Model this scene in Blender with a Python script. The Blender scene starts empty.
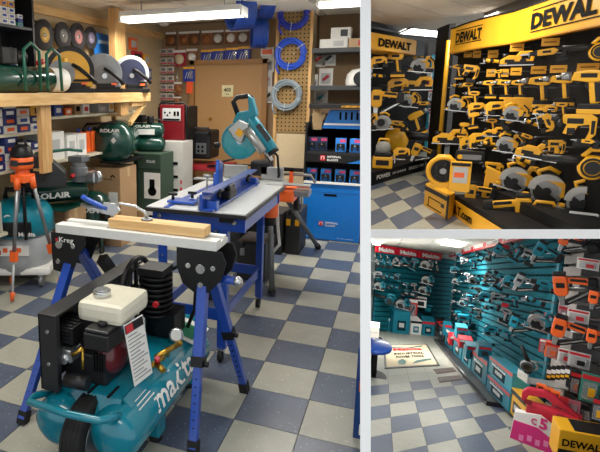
import bpy, bmesh, math, random
from mathutils import Vector, Matrix
PI=math.pi; R=math.radians; V=Vector
random.seed(7)
SC=bpy.context.scene; COL=SC.collection
# ------------------------------------------------------------ camera
FPX,YAW,PITCH,HC,PX,PY=537.943,0.395429,0.182030,1.5506,180.0,190.0
cd=bpy.data.cameras.new('camera'); cam=bpy.data.objects.new('camera',cd); COL.objects.link(cam)
cd.sensor_width=36.0; cd.lens=FPX*36.0/600; cd.shift_x=(300-PX)/600; cd.shift_y=(PY-226)/600
cd.clip_start=.05; cd.clip_end=200
cam.location=(0,0,HC); cam.rotation_euler=(PI/2-PITCH,0,YAW); SC.camera=cam
CP=V((0,0,HC)); CM=cam.rotation_euler.to_matrix()
# ------------------------------------------------------------ world and exposure
w=bpy.data.worlds.new('world'); SC.world=w; w.use_nodes=True
w.node_tree.nodes['Background'].inputs[0].default_value=(.93,.97,1,1)
w.node_tree.nodes['Background'].inputs[1].default_value=0.92
SC.view_settings.view_transform='Standard'; SC.view_settings.look='None'
SC.view_settings.exposure=0.12; SC.view_settings.gamma=1; SC.view_settings.use_curve_mapping=False
# ------------------------------------------------------------ lamps (area lights for the two tubes in view, then two added fills)
def lamp(name,loc,sx,sy,power,rz=0,col=(1,.96,.88)):
    l=bpy.data.lights.new(name,'AREA'); l.shape='RECTANGLE'; l.size=sx; l.size_y=sy; l.energy=power; l.color=col
    o=bpy.data.objects.new(name,l); o.location=loc; o.rotation_euler=(0,0,rz); COL.objects.link(o); return o
lamp("tube_or_fill_light",(-2.1,5.0,2.17),1.3,.25,30)
lamp('tube_or_fill_light',(-.75,4.9,2.30),.9,.25,30)
lamp('tube_or_fill_light',(-1.7,2.3,2.34),1.3,.3,26)  # added fill, goes with the unseen fixture over the camera side
lamp('tube_or_fill_light',(-.6,.6,2.34),1.3,.3,14)  # added fill above the camera to whiten the divider ends, no tube here
LT=[]  # lamps of the two display rooms, added fills among them, are set below
# ------------------------------------------------------------ pixel -> point helpers
def ray(x,y): return CM@V(((x-PX)/FPX,-(y-PY)/FPX,-1.0))
def atZ(x,y,z=0.): r=ray(x,y); return CP+r*((z-HC)/r.z)
def atX(x,y,v): r=ray(x,y); return CP+r*(v/r.x)
def atY(x,y,v): r=ray(x,y); return CP+r*(v/r.y)
def atD(x,y,d): return CP+ray(x,y)*d
def atP(x,y,o,n): r=ray(x,y); return CP+r*((V(o)-CP).dot(n)/r.dot(n))
def depth(p): return -(CM.transposed()@(V(p)-CP)).z
# ------------------------------------------------------------ materials
MATS={}
def mat(name,col,rough=.5,metal=0.,var=.08,scale=30.,bump=0.,trans=0.,emit=0.,coat=0.,spec=.5):
    if name in MATS: return MATS[name]
    m=bpy.data.materials.new(name); m.use_nodes=True; nt=m.node_tree; b=nt.nodes['Principled BSDF']
    col=tuple(col)
    b.inputs['Roughness'].default_value=rough; b.inputs['Metallic'].default_value=metal
    b.inputs['Specular IOR Level'].default_value=spec
    if coat: b.inputs['Coat Weight'].default_value=coat
    if trans: b.inputs['Transmission Weight'].default_value=trans
    tc=nt.nodes.new('ShaderNodeTexCoord'); no=nt.nodes.new('ShaderNodeTexNoise'); no.inputs['Scale'].default_value=scale
    no.inputs['Detail'].default_value=3
    nt.links.new(tc.outputs['Object'],no.inputs['Vector'])
    mx=nt.nodes.new('ShaderNodeMix'); mx.data_type='RGBA'
    mx.inputs[6].default_value=tuple(c*(1-var) for c in col)+(1,); mx.inputs[7].default_value=tuple(min(1,c*(1+var)) for c in col)+(1,)
    nt.links.new(no.outputs['Fac'],mx.inputs[0]); nt.links.new(mx.outputs[2],b.inputs['Base Color'])
    if bump:
        bp=nt.nodes.new('ShaderNodeBump'); bp.inputs['Strength'].default_value=bump; bp.inputs['Distance'].default_value=.01
        nt.links.new(no.outputs['Fac'],bp.inputs['Height']); nt.links.new(bp.outputs[0],b.inputs['Normal'])
    if emit:
        b.inputs['Emission Color'].default_value=(1,.97,.9,1); b.inputs['Emission Strength'].default_value=emit
    MATS[name]=m; return m
def s2l(h):
    c=[int(h[i:i+2],16)/255 for i in(0,2,4)]
    return tuple(((x+.055)/1.055)**2.4 if x>.04 else x/12.92 for x in c)
def H(name,h,**k): return mat(name,s2l(h),**k)
def wood(name,c1,c2,axis=0,scale=6):
    if name in MATS: return MATS[name]
    m=bpy.data.materials.new(name); m.use_nodes=True; nt=m.node_tree; b=nt.nodes['Principled BSDF']; b.inputs['Roughness'].default_value=.6
    tc=nt.nodes.new('ShaderNodeTexCoord'); mp=nt.nodes.new('ShaderNodeMapping'); s=[scale*5]*3; s[axis]=scale*.5; mp.inputs['Scale'].default_value=s
    no=nt.nodes.new('ShaderNodeTexNoise'); no.inputs['Scale'].default_value=1.5; no.inputs['Detail'].default_value=5
    cr=nt.nodes.new('ShaderNodeValToRGB'); cr.color_ramp.elements[0].color=s2l(c1)+(1,); cr.color_ramp.elements[1].color=s2l(c2)+(1,)
    cr.color_ramp.elements[0].position=.3; cr.color_ramp.elements[1].position=.7
    nt.links.new(tc.outputs['Object'],mp.inputs[0]); nt.links.new(mp.outputs[0],no.inputs['Vector']); nt.links.new(no.outputs['Fac'],cr.inputs[0]); nt.links.new(cr.outputs[0],b.inputs['Base Color'])
    MATS[name]=m; return m
def vinyl(name,c1,c2,c3):
    m=bpy.data.materials.new(name); m.use_nodes=True; nt=m.node_tree; b=nt.nodes['Principled BSDF']; b.inputs['Roughness'].default_value=.33
    tc=nt.nodes.new('ShaderNodeTexCoord'); oi=nt.nodes.new('ShaderNodeObjectInfo')
    ad=nt.nodes.new('ShaderNodeVectorMath'); ad.operation='ADD'; nt.links.new(tc.outputs['Object'],ad.inputs[0]); 
    sc=nt.nodes.new('ShaderNodeVectorMath'); sc.operation='SCALE'; sc.inputs[3].default_value=3.7; nt.links.new(oi.outputs['Location'],sc.inputs[0]); nt.links.new(sc.outputs[0],ad.inputs[1])
    a=nt.nodes.new('ShaderNodeTexNoise'); a.inputs['Scale'].default_value=9; a.inputs['Detail'].default_value=6
    f=nt.nodes.new('ShaderNodeTexNoise'); f.inputs['Scale'].default_value=60; f.inputs['Detail'].default_value=2
    nt.links.new(ad.outputs[0],a.inputs['Vector']); nt.links.new(ad.outputs[0],f.inputs['Vector'])
    m1=nt.nodes.new('ShaderNodeMix'); m1.data_type='RGBA'; m1.inputs[6].default_value=s2l(c1)+(1,); m1.inputs[7].default_value=s2l(c2)+(1,)
    nt.links.new(a.outputs['Fac'],m1.inputs[0])
    cr=nt.nodes.new('ShaderNodeValToRGB'); cr.color_ramp.elements[0].position=.66; cr.color_ramp.elements[1].position=.72
    nt.links.new(f.outputs['Fac'],cr.inputs[0])
    m2=nt.nodes.new('ShaderNodeMix'); m2.data_type='RGBA'; m2.inputs[7].default_value=s2l(c3)+(1,)
    nt.links.new(cr.outputs[0],m2.inputs[0]); nt.links.new(m1.outputs[2],m2.inputs[6]); nt.links.new(m2.outputs[2],b.inputs['Base Color'])
    MATS[name]=m; return m
def pegboard(name,col,hole,pitch=.025):
    m=bpy.data.materials.new(name); m.use_nodes=True; nt=m.node_tree; b=nt.nodes['Principled BSDF']; b.inputs['Roughness'].default_value=.8; b.inputs['Specular IOR Level'].default_value=.15
    tc=nt.nodes.new('ShaderNodeTexCoord'); s=nt.nodes.new('ShaderNodeVectorMath'); s.operation='SCALE'; s.inputs[3].default_value=1/pitch
    fr=nt.nodes.new('ShaderNodeVectorMath'); fr.operation='FRACTION'; sb=nt.nodes.new('ShaderNodeVectorMath'); sb.operation='SUBTRACT'; sb.inputs[1].default_value=(.5,.5,.5)
    ml=nt.nodes.new('ShaderNodeVectorMath'); ml.operation='MULTIPLY'; ml.inputs[1].default_value=(1,0,1)
    ln=nt.nodes.new('ShaderNodeVectorMath'); ln.operation='LENGTH'; lt=nt.nodes.new('ShaderNodeMath'); lt.operation='LESS_THAN'; lt.inputs[1].default_value=.2
    mx=nt.nodes.new('ShaderNodeMix'); mx.data_type='RGBA'; mx.inputs[6].default_value=s2l(col)+(1,); mx.inputs[7].default_value=s2l(hole)+(1,)
    for a,c in((tc.outputs['Object'],s.inputs[0]),(s.outputs[0],fr.inputs[0]),(fr.outputs[0],sb.inputs[0]),(sb.outputs[0],ml.inputs[0]),(ml.outputs[0],ln.inputs[0]),(ln.outputs['Value'],lt.inputs[0]),(lt.outputs[0],mx.inputs[0]),(mx.outputs[2],b.inputs['Base Color'])): nt.links.new(a,c)
    MATS[name]=m; return m
BLK=H('black plastic','141416',rough=.45,spec=.35); DRK=H('dark rubber','161616',rough=.75,bump=.2); GRY=H('grey steel','8b8d90',rough=.35,metal=.7)
SIL=H('bright steel','c9cbcc',rough=.25,metal=.9); WHT=H('white card','e9e8e3',rough=.6); CRM=H('cream plastic','dfdac6',rough=.4)
YEL=H('tool yellow','e8aa1c',rough=.38); TEAL=H('tool teal','087f94',rough=.33); TEALP=H('teal paint','0d7d92',rough=.22,coat=.5)
BLU=H('blue paint','1d4fae',rough=.3,coat=.3); ORG=H('orange plastic','ee6524',rough=.4); RED=H('red plastic','c2202c',rough=.4)
GRN=H('dark green paint','0f3d33',rough=.22,coat=.5); PINE=wood('pine','c99a5c','e2bf86',0); PINEY=wood('pine along','c99a5c','e2bf86',1); PINEZ=wood('pine upright','b98a50','d8b078',2)
KRAFT=H('brown cardboard','a98763',rough=.8); INK=H('black print','0e0e0e',rough=.8,spec=.1); BRS=H('brass','b8923c',rough=.3,metal=.9)

CLR=mat('clear plastic',(.8,.83,.85),rough=.08,trans=.75,var=0); CYAN=H('display blue','1473c8',rough=.4); NAVY=H('navy card','1d3f8f',rough=.5)
TAN=H('tan wall','a08463',rough=.8); BEIGE=H('beige wall','c0ab87',rough=.85); CEIL=H('ceiling tile','efe9de',rough=.9,bump=.15,scale=90)
PINK=H('pink card','d8307c',rough=.5); WALLW=H('white partition','fbfbfb',rough=.9,var=0.0); TRED=H('header red','d3142c',rough=.4); CHAR=H('charcoal','2d3033',rough=.5)
LGRY=H('light grey plastic','b9bbbb',rough=.45); BROWN=H('brown grille','5b4234',rough=.7); TUBE=mat('lit tube',(1,1,1),emit=5.5,var=0)
# ------------------------------------------------------------ mesh builder
class MB:
    def __init__(s): s.v=[]; s.f=[]; s.sm=[]
    def add(s,vs,fs,smooth=False):
        n=len(s.v); s.v+= [V(v) for v in vs]; s.f+=[tuple(i+n for i in f) for f in fs]; s.sm+=[smooth]*len(fs); return s
    def hex(s,o,u,v,w):
        o,u,v,w=V(o),V(u),V(v),V(w)
        if u.cross(v).dot(w)<0: u,v=v,u
        p=[o,o+u,o+u+v,o+v]; p+=[q+w for q in p]
        return s.add(p,[(3,2,1,0),(4,5,6,7),(0,1,5,4),(1,2,6,5),(2,3,7,6),(3,0,4,7)])
    def box(s,c,d,rot=None):
        M=rot if rot else Matrix.Identity(3)
        u,v,w=M@V((d[0],0,0)),M@V((0,d[1],0)),M@V((0,0,d[2])); return s.hex(V(c)-(u+v+w)/2,u,v,w)
    def cyl(s,a,b,r0,r1=None,n=16,cap=True):
        a,b=V(a),V(b); return s.lathe([(r0,0),(r0 if r1 is None else r1,(b-a).length)],a,b-a,n,cap)
    def lathe(s,prof,o,ax=(0,0,1),n=20,cap=True):
        o=V(o); ax=V(ax).normalized(); t=V((1,0,0)) if abs(ax.x)<.9 else V((0,1,0)); u=ax.cross(t).normalized(); v=ax.cross(u)
        vs=[]; fs=[]
        for r,t in prof:
            for k in range(n):
                a=2*PI*k/n; vs.append(o+ax*t+(u*math.cos(a)+v*math.sin(a))*r)
        for i in range(len(prof)-1):
            for k in range(n):
                k2=(k+1)%n; fs.append((i*n+k,i*n+k2,(i+1)*n+k2,(i+1)*n+k))
        s.add(vs,fs,True)
        if cap:
            m=len(s.v)-len(vs); s.f.append(tuple(m+k for k in reversed(range(n)))); s.sm.append(False)
            L=(len(prof)-1)*n; s.f.append(tuple(m+L+k for k in range(n))); s.sm.append(False)
        return s
    def tube(s,pts,r,n=8,closed=False):
        pts=[V(p) for p in pts]; N=len(pts); vs=[]; fs=[]; up=None
        for i,p in enumerate(pts):
            if closed: d=(pts[(i+1)%N]-pts[i-1])
            else: d=pts[min(i+1,N-1)]-pts[max(i-1,0)]
            d.normalize()
            if up is None: up=V((0,0,1)) if abs(d.z)<.9 else V((1,0,0))
            a=d.cross(up).normalized(); b=a.cross(d).normalized(); up=b
            for k in range(n):
                t=2*PI*k/n; vs.append(p+(a*math.cos(t)+b*math.sin(t))*r)
        for i in range(N if closed else N-1):
            for k in range(n):
                k2=(k+1)%n; j=(i+1)%N; fs.append((i*n+k,i*n+k2,j*n+k2,j*n+k))
        s.add(vs,fs,True)
        if not closed:
            m=len(s.v)-len(vs); s.f+=[tuple(m+k for k in reversed(range(n))),tuple(m+(N-1)*n+k for k in range(n))]; s.sm+=[False]*2
        return s
    def ring(s,c,ax,R_,r,n=28,m=8):
        ax=V(ax).normalized(); t=V((1,0,0)) if abs(ax.x)<.9 else V((0,1,0)); u=ax.cross(t).normalized(); v=ax.cross(u)
        return s.tube([V(c)+(u*math.cos(2*PI*k/n)+v*math.sin(2*PI*k/n))*R_ for k in range(n)],r,m,True)
    def prism(s,poly,o=(0,0,0),u=(1,0,0),v=(0,0,1),w=(0,.05,0),center=True):
        o,u,v,w=V(o),V(u),V(v),V(w)
        if center: o=o-w/2
        n=len(poly); a=[o+u*p[0]+v*p[1] for p in poly]; ar=sum(poly[i][0]*poly[(i+1)%n][1]-poly[(i+1)%n][0]*poly[i][1] for i in range(n))
        if ar*(u.cross(v).dot(w))<0: a.reverse()
        vs=a+[p+w for p in a]
        return s.add(vs,[tuple(reversed(range(n))),tuple(range(n,2*n))]+[(i,(i+1)%n,(i+1)%n+n,i+n) for i in range(n)])
    def sph(s,c,r,n=14,m=8):
        c=V(c); r=(r,r,r) if not hasattr(r,'__len__') else r
        vs=[c+V((0,0,-r[2]))]
        for i in range(1,m):
            a=-PI/2+PI*i/m
            for k in range(n): b=2*PI*k/n; vs.append(c+V((r[0]*math.cos(a)*math.cos(b),r[1]*math.cos(a)*math.sin(b),r[2]*math.sin(a))))
        vs.append(c+V((0,0,r[2]))); T=len(vs)-1; fs=[]
        for k in range(n):
            k2=(k+1)%n; fs.append((0,1+k2,1+k)); fs.append((T,1+(m-2)*n+k,1+(m-2)*n+k2))
            for i in range(m-2): a=1+i*n; fs.append((a+k,a+k2,a+n+k2,a+n+k))
        return s.add(vs,fs,True)
    def mesh(s,name,m,bev=0.):
        me=bpy.data.meshes.new(name); me.from_pydata(s.v,[],s.f)
        me.polygons.foreach_set('use_smooth',s.sm); me.materials.append(m); 
        if bev:
            b=bmesh.new(); b.from_mesh(me)
            es=[e for e in b.edges if len(e.link_faces)==2 and e.calc_face_angle(0)>R(30)]
            bmesh.ops.bevel(b,geom=es,offset=bev,segments=2,affect='EDGES',profile=.6,clamp_overlap=True)
            b.to_mesh(me); b.free()
        me.update(); return me
    def build(s,name,m,parent=None,bev=0.,label=None,kind=None,loc=None):
        me=s.mesh(name,m,bev); o=bpy.data.objects.new(name,me); COL.objects.link(o)
        if parent: o.parent=parent
        if label: o['label']=label
        if kind: o['kind']=kind
        if loc is not None: o.location=loc
        return o
def B(*a,**k): return MB().box(*a,**k)
def tag(o,label,cat,group=None,kind=None):
    if label: o['label']=label
    if cat: o['category']=cat
    if group: o['group']=group
    if kind: o['kind']=kind
    return o
def thing(name,label,cat,loc=(0,0,0),rz=0,group=None,sc=1,roll=0):
    o=bpy.data.objects.new(name,None); COL.objects.link(o); o.empty_display_size=.05
    o.location=loc; o.rotation_euler=(0,roll,rz); o.scale=(sc,sc,sc); return tag(o,label,cat,group)
KIDS={}
def copytree(o,parent=None,ks=None):
    c=o.copy(); COL.objects.link(c)
    if parent: c.parent=parent
    for k in (o.children if ks is None else ks): copytree(k,c)
    return c
FONT={}
def text(s,o,u,v,name,m,parent=None,h=None,bold=.0,width=None,label=None,align='C',thick=.002):
    """lettering: u = reading direction, v = up, o = centre of the line (all world or local to parent); h = cap height"""
    key=(s,bold)
    if key not in FONT:
        c=bpy.data.curves.new('t','FONT'); c.body=s; c.offset=bold; c.resolution_u=2; c.size=1
        t=bpy.data.objects.new('t',c); COL.objects.link(t); bpy.context.view_layer.update()
        me=bpy.data.meshes.new_from_object(t); 
        vs=[tuple(q.co) for q in me.vertices]; fs=[tuple(p.vertices) for p in me.polygons]
        bpy.data.objects.remove(t); bpy.data.meshes.remove(me); FONT[key]=(vs,fs)
    vs,fs=FONT[key]; 
    if not vs: return None
    x0=min(q[0] for q in vs); x1=max(q[0] for q in vs); y0=min(q[1] for q in vs); y1=max(q[1] for q in vs)
    o,u,v=V(o),V(u).normalized(),V(v).normalized(); n=u.cross(v).normalized()
    sy=h/(y1-y0) if h else width/(x1-x0); sx=width/(x1-x0) if width else sy
    b=MB(); b.add([o+u*((q[0]-(x0+x1)/2)*sx)+v*((q[1]-(y0+y1)/2)*sy)+n*thick for q in vs],fs)
    return b.build(name,m,parent,label=label)
ROOM={}; _mark=set()
def close_room(k):
    ROOM[k]=[o for o in SC.objects if o.name not in _mark and o.type=="MESH" and o.name not in("wall_right","trim_1")]; _mark.update(o.name for o in SC.objects)
ORD=['first','second','third','fourth','fifth','sixth','seventh','eighth','ninth','tenth','eleventh','twelfth','thirteenth','fourteenth','fifteenth','sixteenth','seventeenth','eighteenth','nineteenth','twentieth']
def W(th,mb,name,m,bev=0.,label=None,parent=None,kind=None):
    """build a part from world coordinates under thing th"""
    M=(Matrix.Translation(th.location)@th.rotation_euler.to_matrix().to_4x4()).inverted()
    mb.v=[M@v for v in mb.v]
    return mb.build(name,m,parent or th,bev,label,kind)
def Wt(th,s,o,u,v,m,h=None,width=None,bold=.01,parent=None,name='lettering'):
    M=(Matrix.Translation(th.location)@th.rotation_euler.to_matrix().to_4x4()).inverted(); M3=M.to_3x3()
    return text(s,M@V(o),M3@V(u),M3@V(v),name,m,parent or th,h,bold,width)
def struct(mb,name,m,parent=None,bev=0.):
    o=mb.build(name,m,parent,bev)
    if not parent: o['kind']='structure'
    return o
UX,UY,UZ=V((1,0,0)),V((0,1,0)),V((0,0,1))
def circ(r,n=24,cx=0,cy=0,a0=0,a1=2*PI): return [(cx+r*math.cos(a0+(a1-a0)*k/n),cy+r*math.sin(a0+(a1-a0)*k/n)) for k in range(n if a1-a0>6.2 else n+1)]
# ============================================================ divider walls between the three rooms
def wedge(x0,y0,x1,y1,d0,d1):
    a=[atD(x0,y0,d0),atD(x1,y0,d0),atD(x1,y1,d0),atD(x0,y1,d0)]; b=[atD(x0,y0,d1),atD(x1,y0,d1),atD(x1,y1,d1),atD(x0,y1,d1)]
    return MB().add(a+b,[(0,1,2,3),(7,6,5,4),(0,4,5,1),(1,5,6,2),(2,6,7,3),(3,7,4,0)])
struct(wedge(360.3,-60,370.7,520,1.9,15),'wall_right',WALLW)
struct(wedge(370.9,229.4,640,238.6,3.7,15),'trim_1',WALLW)
# ============================================================ LEFT ROOM: shell
TO=V((-2.16748*.305,9.40418*.305,0)); TS=.305
VD=vinyl('blue vinyl tile','454e60','5b6679','8791a3'); VL=vinyl('cream vinyl tile','96968a','aeada0','c5c3b6'); GAP=H('tile joint','55554f',rough=.8)
def tiles(floor,o,a,b,irange,jrange,dark,box,zero=V((0,0,0))):
    """square vinyl tiles, each its own slab 3 mm proud of the joint; the farthest ones are joined"""
    g=.006; t=.003; n=a.cross(b).normalized()*t
    if n.z<0: n=-n
    m={}
    for nm,ma in((True,VD),(False,VL)):
        mb=MB().hex(a*g+b*g,a*(1-2*g),b*(1-2*g),n); m[nm]=mb.mesh('floor_tile',ma)
    rest={True:MB(),False:MB()}
    for i in irange:
        for j in jrange:
            p=o+a*i+b*j
            q=[pix(p+a*s+b*r) for s in(0,1) for r in(0,1)]
            if any(k is None for k in q): continue
            x0=min(k[0] for k in q);x1=max(k[0] for k in q);y0=min(k[1] for k in q);y1=max(k[1] for k in q)
            if x1<box[0]-14 or x0>box[2]+14 or y1<box[1]-14 or y0>box[3]+20: continue
            d=dark(i,j)
            if x1-x0>12 and y1-y0>5:
                k=bpy.data.objects.new('floor_tile',m[d]); COL.objects.link(k); k.parent=floor; k.location=p-floor.location
            else: rest[d].hex(p+a*g+b*g,a*(1-2*g),b*(1-2*g),n)
    for d in rest:
        if rest[d].v: rest[d].build('distant_tiles',VD if d else VL,floor,kind='stuff')
def pix(p):
    c=CM.transposed()@(V(p)-CP)
    if c.z>-.3: return None
    return (PX+FPX*c.x/-c.z,PY-FPX*c.y/-c.z)
fl=struct(MB().box((-1.6,3.6,-.06),(5.2,9.2,.11)),'floor',GAP)
tiles(fl,TO,V((TS,0,0)),V((0,TS,0)),range(-9,5),range(-8,15),lambda i,j:(i+j)%2==0,(0,100,360,452))
ZC=2.42
cl=struct(MB().box((-1.6,3.6,ZC+.06),(5.2,9.2,.08)),'ceiling',GRY)
for i in range(7):
    for j in range(12):
        c=V((-4.0+i*.61+.3,-.6+j*.61+.3,ZC+.012))
        q=pix(c-V((0,0,.012)))
        if q is None or q[1]<-60 or q[0]<-80 or q[0]>420: continue
        B(c,(.585,.585,.022)).build('ceiling_tile',CEIL,cl)
wb=struct(MB().box((-1.6,7.06,1.2),(5.0,.1,2.5)),'wall_back',TAN)
wl=struct(MB().box((-3.25,3.6,1.2),(.1,8,2.5)),'wall_left',BEIGE)
struct(MB().hex((-3.2,2,2.25),(0,5,0),(.035,0,0),(0,0,.08)),'trim_2',PINEY)
# door in the back wall
p0=atY(196,65,6.99); p1=atY(263,65,6.99)
dr=struct(MB().box(((p0.x+p1.x)/2,6.985,p0.z/2),(p1.x-p0.x,.05,p0.z)),'door_1',H('tan door','b98e5c',rough=.55))
struct(MB().box((p0.x-.04,6.975,p0.z/2+.03),(.07,.09,p0.z+.06)).box((p1.x+.04,6.975,p0.z/2+.03),(.07,.09,p0.z+.06)).box(((p0.x+p1.x)/2,6.975,p0.z+.03),(p1.x-p0.x+.14,.09,.06)),'door_frame',H('door frame wood','a57743'),dr)
kn=atY(209,131,6.9); MB().cyl((kn.x,6.96,kn.z),(kn.x,6.92,kn.z),.012).sph((kn.x,6.9,kn.z),.032).build('door_knob',BRS,dr)
kn=atY(209,119,6.9); MB().cyl((kn.x,6.96,kn.z),(kn.x,6.93,kn.z),.022).build('door_lock',BRS,dr)
c=atY(227.5,91,6.95); th=thing('notice','small cream paper notice taped to the tan door','notice',c)
W(th,B(c,(.155,.004,.15)),'paper',H('notice paper','eadfae'))
Wt(th,'405',c+V((0,-.003,.015)),UX,UZ,INK,h=.05,bold=.02); Wt(th,'desk',c+V((0,-.003,-.04)),UX,UZ,INK,h=.02)
# pegboard column end
PG=pegboard('brown pegboard','94784f','2e2316',.045)
col=struct(MB().box((-1.225,6.6,1.2),(.36,.62,2.42)),'wall_column',H('cream panel','c9b491',rough=.7))
MB().box((0,0,0),(.36,.012,1.45)).build('peg_panel',PG,col,loc=(-1.225,6.28,1.8))
for x in(-1.415,-1.035): struct(MB().box((x,6.27,1.7),(.03,.03,1.5)),'edge_strip',PINEZ,col)
# right part of back wall: dark peg wall behind the shelves
wr=struct(MB().box((-.35,6.75,1.2),(1.35,.06,2.5)),'wall_alcove',H('alcove wall','7d6549',rough=.8))
# ============================================================ fluorescent fixtures
def fixture(c,l,label,w=.16):
    th=thing('ceiling_light',label,'light',c,0)
    W(th,MB().box(V(c)+V((0,0,.05)),(l,w,.05)),'housing',H('lamp enamel','d9d9d4',rough=.4),.01)
    for s in(-1,1): W(th,MB().cyl(V(c)+V((-l/2+.02,s*w*.27,0)),V(c)+V((l/2-.02,s*w*.27,0)),.022,n=10),'lamp_tube',TUBE)
    for s in(-1,1): W(th,MB().cyl(V(c)+V((s*l*.35,0,.07)),(c[0]+s*l*.35,c[1],ZC),.006,n=6),'hanger',GRY)
    for s in(-1,1): W(th,B(V(c)+V((s*l/2,0,.02)),(.02,w*.9,.09)),'end_cap',H('lamp enamel','d9d9d4'))
fixture((-2.07,5.0,2.25),1.24,'long twin-tube fluorescent light hanging near the back left of the ceiling',.24)
fixture((-.37,5.6,2.37),1.0,'fluorescent light above the tool shelves at the right edge')
fixture((-1.7,1.9,2.38),1.22,'added unseen twin-tube fluorescent light on the ceiling over the camera side')  # fixture out of view, added to light the near end of the room
# ============================================================ air compressor (front)
th=thing('air_compressor','large teal twin-tank petrol air compressor with white lettering beside the trestle','air compressor',(-1.1,2.0,0))
XR,XL,Z0,RT=-.975,-1.235,.215,.108
def tank(x,y0,y1): 
    pr=[(.001,0)]+[(RT*math.sin(a),.07*(1-math.cos(a))) for a in(.3,.7,1.1,PI/2)]
    L=y1-y0; pr=pr+[(r,L-t) for r,t in reversed(pr)]
    return MB().lathe(pr,(x,y0,Z0),(0,1,0),28,False)
tk=W(th,tank(XR,1.6,2.56),'tank',TEALP); W(th,tank(XL,1.6,2.50),'tank',TEALP)
# lettering lies on the right tank: wrapped on the upper right side
def wraptext(s,xc,zc,r,yc,wid,h,ang,m,par,bold=.015):
    o=text(s,(0,0,0),UX,UZ,'lettering',m,par,h,bold,wid,thick=0)
    for vtx in o.data.vertices:
        y=yc+vtx.co.x; a=ang+vtx.co.z/r; rr=r+.002
        vtx.co=V((xc+rr*math.cos(a),y,zc+rr*math.sin(a)))-th.location
    return o
wraptext('makita',XR,Z0,RT,2.06,.42,.10,R(31),WHT,th,.02)
for k in range(3): W(th,MB().hex((XR+RT*math.cos(R(50+k*9))+.001,1.74+.01*k,Z0+RT*math.sin(R(50+k*9))+.001),(0,.14-.02*k,0),(.003,0,-.004),(.001,0,.001)),'print_line',WHT)
# deck with sloping front flange
W(th,MB().hex((-1.27,1.72,.335),(.30,0,0),(0,.86,0),(0,0,.012)).hex((-1.27,1.72,.337),(.30,0,0),(0,-.07,-.10),(0,.008,.01)).hex((-.97,1.72,.335),(0,.86,0),(.055,0,-.05),(.006,0,.01)).hex((-1.27,1.72,.335),(0,.86,0),(-.02,0,-.06),(-.005,0,0)),'deck',TEALP,.004)
for k in range(3): W(th,B((-1.2+k*.09,1.74,.349),(.012,.09,.004)),'slot',BLK)
W(th,MB().hex((-1.02,2.3,.36),(.14,0,-.04),(0,.2,0),(0,0,.006)),'rating_plate',WHT)
W(th,MB().hex((-1.0,2.32,.368),(.10,0,-.03),(0,.12,0),(0,0,.004)),'rating_label',H('green label','2e7d5b'))
# handle
hp=[(-1.30,1.72,.30),(-1.30,1.60,.345),(-1.29,1.55,.35),(-1.1,1.54,.35),(-.97,1.55,.35),(-.95,1.58,.345),(-.95,1.68,.30)]
W(th,MB().tube(hp,.015,10),'handle',TEALP)
# wheels
def wheel(par,c,ax,r,wd,mt=DRK,hub=GRY,th=th,tread=True):
    ax=V(ax); c=V(c)
    pr=[(r*.62,-wd/2),(r*.9,-wd/2),(r*.985,-wd*.36),(r,-wd*.2),(r,wd*.2),(r*.985,wd*.36),(r*.9,wd/2),(r*.62,wd/2)]
    mb=MB().lathe([(a,t+wd/2) for a,t in pr],c-ax*wd/2,ax,30,True)
    if tread:
        for q in(-.3,-.1,.1,.3): mb.ring(c+ax*wd*q,ax,r*.998,.0045,30,5)
    o=W(th,mb,'wheel',mt)
    W(th,MB().cyl(c-ax*wd*.52,c+ax*wd*.52,r*.6,n=22).cyl(c-ax*wd*.7,c+ax*wd*.7,r*.15,n=12),'hub',hub,parent=o)
    return o
wheel(th,(-1.115,1.70,.165),(1,0,0),.165,.09)
W(th,MB().cyl((-1.24,1.70,.165),(-.98,1.70,.165),.012),'axle',GRY)
for x,y in((XR+.03,1.98),(XR,2.45),(XL,2.45)): W(th,MB().hex((x-.035,y-.04,.035),(.07,0,0),(0,.08,0),(0,0,.11)),'foot_bracket',TEALP,.01); W(th,MB().cyl((x,y,0),(x,y,.04),.03),'rubber_foot',DRK)
# belt guard on the left side
W(th,MB().hex((-1.315,1.66,.34),(.085,0,0),(0,.03,0),(0,0,.33)).hex((-1.315,1.66,.66),(.085,0,0),(0,.8,0),(0,0,.012)).hex((-1.315,1.66,.34),(.012,0,0),(0,.8,0),(0,0,.33)),'belt_guard',H('guard black','232325',rough=.5),.004)
for z in(.46,.6): W(th,MB().cyl((-1.27,1.655,z),(-1.27,1.665,z),.008,n=8),'bolt',SIL)
W(th,MB().ring((-1.20,2.30,.56),(1,0,0),.165,.014,30,6).ring((-1.20,2.30,.56),(1,0,0),.12,.008,30,6).cyl((-1.22,2.30,.56),(-1.18,2.30,.56),.03)
  .box((-1.20,2.30,.56),(.014,.02,.31)).box((-1.20,2.30,.56),(.014,.31,.02)),'flywheel',BLK)
def WE(t,mb,*a,**k):
    for q in mb.v: q.x-=.085; q.y-=.02; q.z-=.005
    return W(t,mb,*a,**k)
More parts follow.
